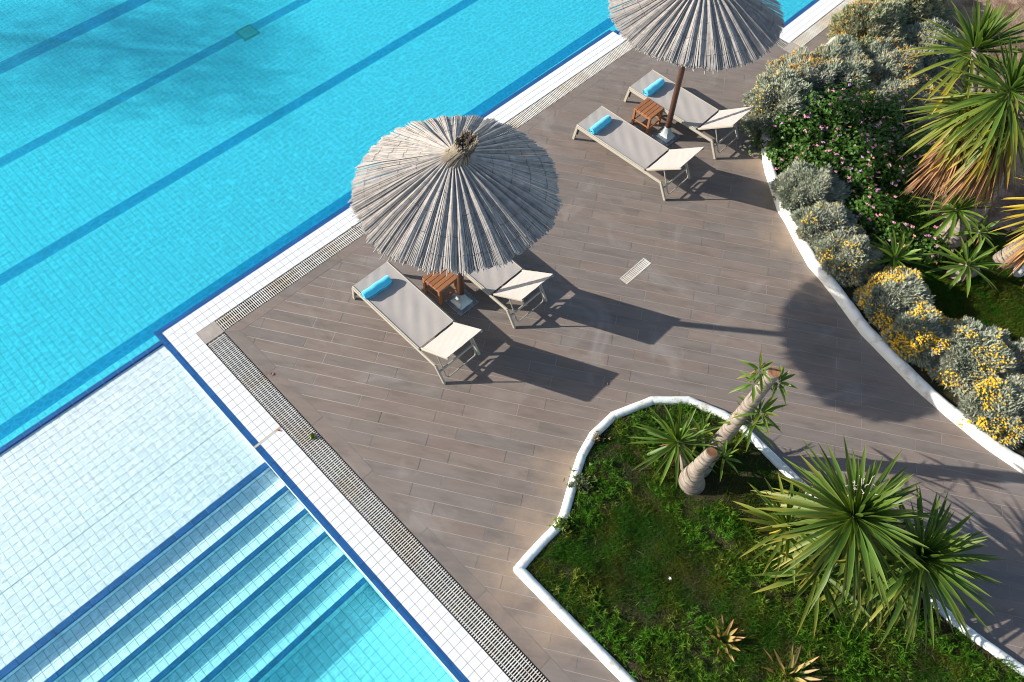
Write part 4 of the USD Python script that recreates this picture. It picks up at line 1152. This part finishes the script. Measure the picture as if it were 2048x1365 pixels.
# silver bushes
def sprigs(rg, P, N, L, w, nb=3, spread=0.55):
    """small feathery shoots: nb narrow blades each"""
    n = len(P)
    mb_v, mb_f = [], []
    for b in range(nb):
        d = N + rg.normal(0, spread, (n, 3)); d[:, 2] += 0.25; d /= np.linalg.norm(d, axis=1)[:, None]
        s = np.cross(d, rg.normal(0, 1, (n, 3))); s /= np.linalg.norm(s, axis=1)[:, None]
        l = (L * rg.uniform(0.6, 1.25, n))[:, None]; ww = (w * rg.uniform(0.7, 1.3, n))[:, None]
        v = np.stack([P - s * ww * 0.35, P + s * ww * 0.35, P + d * l * 0.6 + s * ww * 0.5, P + d * l, P + d * l * 0.6 - s * ww * 0.5], 1)
        mb_v.append(v.reshape(-1, 3))
        i = np.arange(n)[:, None] * 5 + b * n * 5
        mb_f.append(np.vstack([i + np.array([0, 1, 2]), i + np.array([0, 2, 4]), i + np.array([4, 2, 3])]))
    return np.vstack(mb_v), np.vstack(mb_f)


def buttons(rg, P, r):
    """flower heads: small domes"""
    t = np.array([(1, 0, 0), (0.3, 0.95, 0), (-0.8, 0.6, 0), (-0.8, -0.6, 0), (0.3, -0.95, 0), (0, 0, 0.75), (0, 0, -0.6)])
    f = np.array([(i, (i + 1) % 5, 5) for i in range(5)] + [((i + 1) % 5, i, 6) for i in range(5)])
    n = len(P); rr = (r * rg.uniform(0.75, 1.25, n))[:, None, None]
    v = (P[:, None, :] + t[None] * rr).reshape(-1, 3)
    return v, (np.arange(n)[:, None, None] * 7 + f[None]).reshape(-1, 3)


def mound_points(rg, c, rx, ry, h, n, seed, lump=0.30):
    """points and normals on a lumpy dome"""
    u = rg.uniform(0, 1, n); a = rg.uniform(0, 2 * np.pi, n)
    ph = np.arccos(1 - u * 1.12)                                # from the top to a little below the rim
    d = np.c_[np.sin(ph) * np.cos(a), np.sin(ph) * np.sin(a), np.cos(ph)]
    k = 1 + lump * 2 * (meshkit.noise(d * 2.6 + seed, seed) - 0.5) + lump * 0.9 * (meshkit.noise(d * 6.5 + seed, seed + 1) - 0.5)
    P = np.c_[c[0] + d[:, 0] * rx * k, c[1] + d[:, 1] * ry * k, c[2] + np.maximum(d[:, 2] * h * k, -0.02)]
    N = d * np.array([1 / rx, 1 / ry, 1 / h]); N /= np.linalg.norm(N, axis=1)[:, None]
    return P, N, k


def silver_bush(label, c, rx, ry, h, seed, nflow=120, flower='yellow_flower', mat='silver_leaf', side=None, n=5200):
    big = 1.30 if c[0] > 9.5 else 1.14
    rx, ry, h = rx * big, ry * big, h * 1.06; n = int(n * 1.08 * big); nflow = int(nflow * 3.0)
    t = thing('silver_bush', label, 'bush')
    rg = np.random.default_rng(seed)
    P, N, k = mound_points(rg, c, rx, ry, h, int(n * 1.25), seed)
    keep = (k > 0.86) | (rg.random(len(k)) < 0.25)               # hollows stay open and dark
    depth = rg.uniform(0.86, 1.02, len(P))
    P2 = np.array(c) + (P - np.array(c)) * depth[:, None]
    part('foliage', sprigs(rg, P2[keep], N[keep], 0.088, 0.0155, 4, 0.5), mat, t, kind='stuff')
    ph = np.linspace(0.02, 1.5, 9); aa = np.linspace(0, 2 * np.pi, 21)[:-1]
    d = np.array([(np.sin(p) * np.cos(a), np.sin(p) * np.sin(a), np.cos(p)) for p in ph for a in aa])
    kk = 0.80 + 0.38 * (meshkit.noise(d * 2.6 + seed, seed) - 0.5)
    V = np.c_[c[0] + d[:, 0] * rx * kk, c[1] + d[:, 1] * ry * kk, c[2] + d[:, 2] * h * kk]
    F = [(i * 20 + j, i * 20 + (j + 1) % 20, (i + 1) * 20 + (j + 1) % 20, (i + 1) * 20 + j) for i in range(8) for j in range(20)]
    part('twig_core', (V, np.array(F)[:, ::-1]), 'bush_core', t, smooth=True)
    if nflow:
        Q, M_, k2 = mound_points(rg, c, rx, ry, h, nflow * 14, seed)
        clump = meshkit.noise(Q * 5.0, seed + 5)
        sc = clump + 0.25 * rg.random(len(Q)) + (0.35 * (M_[:, :2] @ np.array(side)) if side is not None else 0) + 0.2 * (k2 - 1)
        o = np.argsort(-sc)[:nflow * 5]; o = rg.permutation(o)[:nflow]
        part('flowers', buttons(rg, Q[o] + M_[o] * 0.05 + rg.uniform(0, 0.05, (len(o), 1)) * np.array([0, 0, 1]), 0.0145), flower, t, kind='stuff')
    return t


silver_bush('silver bush at the deck corner beside the farthest lounger headrest', (10.12, -3.62, 0.05), 0.46, 0.46, 0.62, 1, 60, 'yellow_flower', side=(-0.6, 0.9))
silver_bush('silver bush with an orange-flowered crest next to the far drain grate', (10.95, -3.55, 0.05), 0.55, 0.50, 0.55, 2, 260, 'orange_flower', side=(0.1, 1.0))
silver_bush('low silver bush dotted with orange flowers, in the middle of the far clump', (11.75, -3.85, 0.05), 0.60, 0.52, 0.52, 3, 170, 'orange_flower', side=(0.5, 0.6))
silver_bush('silver bush behind the pink lantana, near the bare sandy soil', (12.55, -4.35, 0.05), 0.55, 0.55, 0.45, 4, 150, 'orange_flower', side=(0.5, -0.5))
silver_bush('grey bush between the lantana and the tall yucca tree with a few orange flowers', (11.75, -4.95, 0.04), 0.62, 0.55, 0.40, 5, 180, 'yellow_flower', side=(0.3, 0.3))
silver_bush('rounded greenish bush with a brown orange rim of faded flowers beside the far deck', (13.15, -3.60, 0.05), 0.62, 0.48, 0.60, 6, 230, 'orange_flower', 'silver_leaf_green', side=(0.2, 1.0))
silver_bush('silver bush cut off by the top of the picture, with green grassy shoots', (14.35, -3.75, 0.05), 0.65, 0.55, 0.62, 7, 150, 'orange_flower', 'silver_leaf_green', side=(0.3, 0.6))
silver_bush('flat blue grey bush behind the rounded bush, at the edge of the bare soil', (13.75, -4.40, 0.04), 0.55, 0.50, 0.36, 8, 20, 'orange_flower')
silver_bush('plain pale silver bush spilling over the kerb, nearly without flowers', (8.99, -5.02, 0.04), 0.45, 0.42, 0.42, 9, 8, 'yellow_flower', n=6500)
silver_bush('pale silver bush along the kerb below the plain one, yellow flowers on its lower side', (8.54, -5.66, 0.04), 0.38, 0.40, 0.36, 10, 70, 'yellow_flower', side=(-0.2, -0.8), n=6000)
silver_bush('silver bush with a spray of yellow flowers beside the young bright yucca', (8.26, -6.24, 0.04), 0.37, 0.35, 0.38, 11, 110, 'yellow_flower', side=(-0.5, -0.3), n=5500)
silver_bush('bush thick with yellow button flowers at the edge of the shaded grass', (8.05, -7.16, 0.04), 0.42, 0.38, 0.40, 12, 380, 'yellow_flower', side=(0.0, 0.6), n=5500)
silver_bush('yellow-flowered bush against the kerb opposite the parasol shadow', (7.74, -7.72, 0.04), 0.36, 0.40, 0.38, 13, 420, 'yellow_flower', side=(-0.4, 0.2), n=5500)
silver_bush('silver bush with scattered yellow flowers at the right edge above the kerb bend', (7.95, -8.50, 0.04), 0.48, 0.46, 0.44, 14, 240, 'yellow_flower', n=5500)
silver_bush('yellow-flowered silver bush along the kerb, lowest at the right edge', (7.58, -9.12, 0.04), 0.40, 0.46, 0.38, 15, 360, 'yellow_flower', side=(-0.3, -0.2), n=5500)
silver_bush('silver bush reaching out of the picture behind the lowest yellow bush', (8.25, -9.2, 0.04), 0.42, 0.46, 0.42, 16, 200, 'yellow_flower', n=4500)


def leaf_cards(rg, P, N, L, w):
    n = len(P)
    nn = N + rg.normal(0, 0.45, (n, 3)); nn[:, 2] += 0.5; nn /= np.linalg.norm(nn, axis=1)[:, None]
    d = np.cross(nn, rg.normal(0, 1, (n, 3))); d /= np.linalg.norm(d, axis=1)[:, None]
    s = np.cross(nn, d)
    l = (L * rg.uniform(0.6, 1.2, n))[:, None]; ww = (w * rg.uniform(0.7, 1.2, n))[:, None]
    v = np.stack([P, P + d * l * 0.35 + s * ww * 0.5 + nn * l * 0.10, P + d * l * 0.5, P + d * l - nn * l * 0.12, P + d * l * 0.35 - s * ww * 0.5 + nn * l * 0.10, P + d * l * 0.75 + s * ww * 0.3 + nn * l * 0.02, P + d * l * 0.75 - s * ww * 0.3 + nn * l * 0.02], 1).reshape(-1, 3)
    i = np.arange(n)[:, None, None] * 7
    f = np.array([(0, 1, 2), (0, 2, 4), (1, 5, 2), (2, 5, 3), (2, 3, 6), (4, 2, 6)])
    return v, (i + f[None]).reshape(-1, 3)


def lantana(label, blobs, nleaf, nflow, seed):
    t = thing('lantana_bush', label, 'flowering bush')
    rg = np.random.default_rng(seed)
    Ps, Ns, ws = [], [], np.array([b[3] * b[4] for b in blobs]); ws = ws / ws.sum()
    FP, FN = [], []
    for b, w in zip(blobs, ws):
        P, N, k = mound_points(rg, b[:3], b[3], b[4], b[5], int(nleaf * w), seed, 0.35)
        Q = np.array(b[:3]) + (P - np.array(b[:3])) * rg.uniform(0.55, 1.08, (len(P), 1))
        Ps.append(Q); Ns.append(N)
        P, N, k = mound_points(rg, b[:3], b[3], b[4], b[5], int(nflow * w) + 1, seed, 0.35)
        FP.append(P * 1.0 + N * 0.04); FN.append(N)
    part('foliage', leaf_cards(rg, np.vstack(Ps), np.vstack(Ns), 0.075, 0.05), 'lantana_leaf', t, kind='stuff')
    st = MB()
    for b in blobs:
        for j in range(9):
            a = rg.uniform(0, 6.28); e = rg.uniform(0.5, 1.3)
            p0 = np.array([b[0], b[1], 0.0]); p1 = p0 + np.array([np.cos(a) * np.cos(e) * b[3], np.sin(a) * np.cos(e) * b[4], np.sin(e) * b[5]]) * 0.95
            st.add(*tube(np.array([p0, (p0 + p1) / 2 + rg.normal(0, 0.03, 3), p1]), np.array([0.009, 0.007, 0.004]), 5))
    part('stems', st.get(), 'bark_wet', t)
    FP = np.vstack(FP); FN = np.vstack(FN)
    o = np.argsort(((FP - np.array(CAM)) ** 2).sum(1)); rest = {}
    for n_head, (p, n) in enumerate(zip(FP[o], FN[o])):
        m_ = 9
        q = p + np.c_[rg.normal(0, 0.0135, (m_, 2)), rg.normal(0, 0.004, m_)]
        mat = 'pink_flower' if rg.random() < 0.62 else 'mauve_flower' if rg.random() < 0.5 else 'peach_flower'
        if n_head < 300:
            part('flower_head', buttons(rg, q, 0.0120), mat, t)
        else:
            rest.setdefault(mat, MB()).add(*buttons(rg, q, 0.0120))
    for mat, mb in rest.items():
        part('far_flower_heads', mb.get(), mat, t, kind='stuff')
    return t


lantana('large dark green lantana bush covered in pink flowers behind the kerb', [(9.75, -4.30, 0.05, 0.66, 0.60, 0.68), (10.5, -4.50, 0.05, 0.78, 0.68, 0.80), (11.1, -5.05, 0.05, 0.66, 0.58, 0.68), (9.50, -4.92, 0.05, 0.50, 0.46, 0.55), (10.1, -5.30, 0.05, 0.72, 0.62, 0.70), (10.75, -5.75, 0.05, 0.56, 0.50, 0.55)], 19000, 430, 41)
lantana('sparse lantana with pink flowers in front of the young yuccas', [(9.3, -5.95, 0.03, 0.40, 0.42, 0.42), (9.15, -6.5, 0.02, 0.3, 0.3, 0.32)], 2600, 60, 42)
lantana('low straggling lantana below the leaning pale trunk', [(9.35, -7.05, 0.02, 0.36, 0.32, 0.30)], 800, 20, 43)


# grass and weeds
def scatter(rg, poly, n, clear=()):
    x0, y0, x1, y1 = poly.bounds
    shapely.prepare(poly)
    out = []
    while sum(map(len, out)) < n:
        P = np.c_[rg.uniform(x0, x1, 20000), rg.uniform(y0, y1, 20000)]
        out.append(P[shapely.contains_xy(poly, P[:, 0], P[:, 1])])
    return np.vstack(out)[:n]


def blades(rg, P, L, w, lean=0.7):
    n = len(P)
    d = np.c_[rg.normal(0, lean, (n, 2)), np.ones(n)]; d /= np.linalg.norm(d, axis=1)[:, None]
    s = np.c_[rg.normal(0, 1, (n, 2)), np.zeros(n)]; s /= np.linalg.norm(s, axis=1)[:, None]
    l = (L * rg.uniform(0.5, 1.3, n))[:, None]; ww = (w * rg.uniform(0.7, 1.3, n))[:, None]
    bend = np.c_[d[:, :2], -0.3 * np.ones(n)] * l * 0.35
    v = np.stack([P - s * ww / 2, P + s * ww / 2, P + d * l * 0.55 + s * ww * 0.35, P + d * l * 0.55 - s * ww * 0.35, P + d * l * 0.9 + bend], 1).reshape(-1, 3)
    i = np.arange(n)[:, None, None] * 5
    return v, (i + np.array([(0, 1, 2), (0, 2, 3), (3, 2, 4)])[None]).reshape(-1, 3)


rg = np.random.default_rng(99)
gp = isl_in.buffer(-0.02).intersection(view_poly)
P = scatter(rg, gp, 175000)
edge = np.array(shapely.distance(shapely.points(P), isl_in.exterior))
dens = meshkit.noise(np.c_[P * 1.6, np.zeros(len(P))], 3) * 0.6 + meshkit.noise(np.c_[P * 5, np.zeros(len(P))], 4) * 0.4
trunkd = np.hypot(P[:, 0] - 3.75, P[:, 1] + 6.9)
keep = (dens > 0.20) & (rg.random(len(P)) < np.clip(edge / 0.14, 0.12, 1)) & (rg.random(len(P)) < np.clip((trunkd - 0.18) / 0.25, 0.05, 1))
P = P[keep]
P3 = np.c_[P, isl_h(P[:, 0], P[:, 1]) - 0.004]
hole = meshkit.noise(np.c_[P * 3.1, np.zeros(len(P))], 21) * 0.6 + meshkit.noise(np.c_[P * 9, np.zeros(len(P))], 22) * 0.4
P3 = P3[(hole > 0.33) | (rg.random(len(P)) < 0.25)]; tall = meshkit.noise(np.c_[P3[:, :2] * 4.2, np.zeros(len(P3))], 23)
g_ = part('island_grass', blades(rg, P3, 0.022 + 0.085 * tall, 0.0062, 1.0), 'grass', kind='stuff')
tag(g_, 'dense short dark green grass covering the island', 'grass')
Q = scatter(rg, gp, 2600)
lush = meshkit.noise(np.c_[Q * 1.5, np.zeros(len(Q))], 8) + 0.10 * (-7.0 - Q[:, 1])
Q = Q[(lush > 0.42) & (np.hypot(Q[:, 0] - 3.75, Q[:, 1] + 6.85) > 0.35)]
rep = np.repeat(np.c_[Q, isl_h(Q[:, 0], Q[:, 1])], 16, 0)
rep[:, :2] += rg.normal(0, 0.022, (len(rep), 2)); rep[:, 2] += rg.uniform(0.0, 0.05, len(rep))
w_ = part('weeds', blades(rg, rep, np.repeat(rg.uniform(0.03, 0.085, len(Q)), 16), np.repeat(rg.choice([0.006, 0.010, 0.015], len(Q)), 16), 1.1), 'tuft', kind='stuff')
tag(w_, 'tufts of lighter green weeds and taller blades in the island grass', 'weeds')
D = scatter(rg, isl_in.intersection(view_poly), 5000)
D = D[(np.array(shapely.distance(shapely.points(D), isl_in.exterior)) < 0.16) | (np.hypot(D[:, 0] - 4.05, D[:, 1] + 8.6) < 0.55) | (rg.random(len(D)) < 0.06)]
dg = part('dry_grass', blades(rg, np.c_[D, isl_h(D[:, 0], D[:, 1])], 0.09, 0.004, 1.6), 'dry_grass', kind='stuff')
tag(dg, 'straw-coloured dry stalks along the island kerb and under the yucca', 'dry grass')
lawn = Polygon([(9.4, -7.1), (8.5, -6.9), (8.3, -7.6), (8.1, -8.2), (8.5, -9.6), (11, -9.2), (10.4, -7.6)])
P = scatter(rg, lawn, 60000)
dens = meshkit.noise(np.c_[P * 1.6, np.zeros(len(P))], 13)
P = P[dens > 0.25]
g2 = part('bed_grass', blades(rg, np.c_[P, bed_h(P[:, 0], P[:, 1])], 0.075, 0.007, 0.9), 'grass', kind='stuff')
tag(g2, 'shaded green grass behind the yellow-flowered bushes', 'grass')
P = scatter(rg, Polygon([(8.6, -4.9), (9.3, -5.2), (9.0, -6.0), (8.5, -6.6), (9.8, -7.0), (10.4, -6.2), (11.4, -5.6), (11, -4.9), (9.9, -4.2)]), 7000)
g3 = part('bed_undergrowth', sprigs(rg, np.c_[P, bed_h(P[:, 0], P[:, 1])], np.tile([0, 0, 1.0], (len(P), 1)), 0.08, 0.012, 3, 0.8), 'lantana_leaf', kind='stuff')
tag(g3, 'dark green undergrowth between the lantana and the young yuccas', 'undergrowth')


def kerb_weed(label, c, n, r, mat, seed):
    rg = np.random.default_rng(seed)
    t = thing('kerb_weed', label, 'weed')
    P = np.array(c) + rg.normal(0, 1, (n, 3)) * np.array([r, r, 0.03]); P[:, 2] = np.abs(P[:, 2] - c[2]) + c[2]
    part('leaves', sprigs(rg, P, np.tile([0, 0, 1.0], (n, 1)), 0.05, 0.016, 4, 0.9), mat, t, kind='stuff')
    st = MB()
    for j in range(10):
        q = P[rg.integers(n)]
        st.add(*tube(np.array([(c[0], c[1], 0.02), (np.array([c[0], c[1], 0.08]) + q) / 2, q]), 0.0035, 4))
    part('stalks', st.get(), 'weed', t)


kerb_weed('feathery pale weed climbing over the island kerb, left side', (2.62, -5.78, 0.08), 90, 0.09, 'pale_weed', 1)
kerb_weed('small weed at the kerb bend nearest the drain grates', (2.06, -5.99, 0.08), 60, 0.06, 'weed', 2)
kerb_weed('little yellowish weed hanging at the top left bend of the island kerb', (3.26, -5.50, 0.06), 24, 0.045, 'dry_grass', 3)
kerb_weed('grassy green shoots inside the silver bush at the top edge', (14.2, -3.9, 0.35), 160, 0.16, 'weed', 4)
kerb_weed('reddish weed at the foot of the plastered kerb beside the plain silver bush', (8.62, -4.74, 0.02), 40, 0.05, 'dead_leaf', 5)
gw = thing('grate_weed', 'tiny green weed sprouting from the wide drain grate', 'weed', (0.57, -2.82, 0))
part('leaves', sprigs(np.random.default_rng(6), np.random.default_rng(7).normal(0, 0.022, (26, 3)) * np.array([1, 1, 0.3]) + np.array([0, 0, 0.006]), np.tile([0, 0, 1.0], (26, 1)), 0.035, 0.014, 3, 0.9), 'weed', gw)

wf = thing('white_flower', 'single tiny white flower in the island grass', 'flower', (2.50, -7.36, 0.09))
for k in range(5):
    a = k * 1.2566
    part('petal', (np.array([(0, 0, 0), (0.014 * math.cos(a - 0.4), 0.014 * math.sin(a - 0.4), 0.004), (0.024 * math.cos(a), 0.024 * math.sin(a), 0.002), (0.014 * math.cos(a + 0.4), 0.014 * math.sin(a + 0.4), 0.004)]), np.array([(0, 1, 2), (0, 2, 3)])), 'white_petal', wf)
part('stalk', tube(np.array([(0, 0, -0.07), (0, 0, -0.001)]), 0.002, 5), 'weed', wf)

for (x, y, a, mat, lab) in ((0.715, -1.665, 0.5, 'fallen_red', 'small reddish dry leaf on the deck border beside the wide grate'),
                            (0.30, -2.45, 1.8, 'fallen_red', 'dark dry leaf on the white coping by the expansion joint'),
                            (3.22, -0.37, 2.4, 'dead_leaf', 'orange dry leaf caught on the grate behind the nearer parasol'),
                            (3.98, -5.05, 0.9, 'reed_tip', 'dark speck of leaf on the planks near the island kerb')):
    t = thing('fallen_leaf', lab, 'leaf', (x, y, 0.003), math.degrees(a))
    v, f, uv = leaf_blade(np.random.default_rng(3), np.array([0, 0, 0.004]), 0, 0.15, 0.052, 0.030, 0.2, fold=0.5, ns=6)
    part('blade', (v, f), mat, t)
    part('petiole', tube(np.array([(-0.02, 0, 0.003), (0, 0, 0.004)]), 0.0016, 4), mat, t)
pvc = thing('plastic_jug', 'white plastic container lying in the grass at the right edge', 'container', (9.98, -8.20, 0.09), 25)
part('body', tube(np.array([(-0.11, 0, 0.07), (-0.10, 0, 0.07), (0.06, 0, 0.07), (0.10, 0, 0.075), (0.12, 0, 0.078)]), np.array([0.055, 0.068, 0.068, 0.045, 0.022]), 14), 'pvc_white', pvc, smooth=50)
part('cap', tube(np.array([(0.12, 0, 0.078), (0.145, 0, 0.079)]), 0.024, 10), 'orange_flower', pvc, smooth=40)

# ------------------------------------------------------------------ a tree beyond the pool, out of the picture: its shadow lies on the water
def shade_tree(label, target, h, rx, ry, rz, n, seed):
    """stands towards the sun from the place on the pool floor that its crown shades"""
    rg = np.random.default_rng(seed)
    k = (h + 1.1) / math.tan(SUN_EL)
    b = np.array([target[0] + SUN_AZ[0] * k, target[1] + SUN_AZ[1] * k])
    t = thing('tree', label, 'tree', (b[0], b[1], 0))
    part('trunk', trunk_tube([(0, 0, -0.05), (0.1, 0, h * 0.4), (0, 0.1, h * 0.75), (0, 0, h)], [0.22, 0.18, 0.13, 0.06], seed=seed), 'bark', t, smooth=60)
    P, N, kk = mound_points(rg, (0, 0, h), rx, ry, rz, n, seed, 0.3)
    P[:, 2] -= rz * 0.3
    P = np.array([0, 0, h]) + (P - np.array([0, 0, h])) * rg.uniform(0.3, 1.05, (n, 1))
    part('crown', leaf_cards(rg, P, N, 0.20, 0.11), 'tree_leaf', t, kind='stuff')
    return t


shade_tree('leafy tree beyond the pool whose shadow lies on the water', (4.25, 6.2), 7.5, 2.2, 2.6, 1.1, 1350, 3)
shade_tree('broad leafy tree beyond the pool that shades the upper left corner of the water', (1.2, 8.6), 9.0, 2.6, 2.4, 1.0, 750, 4)
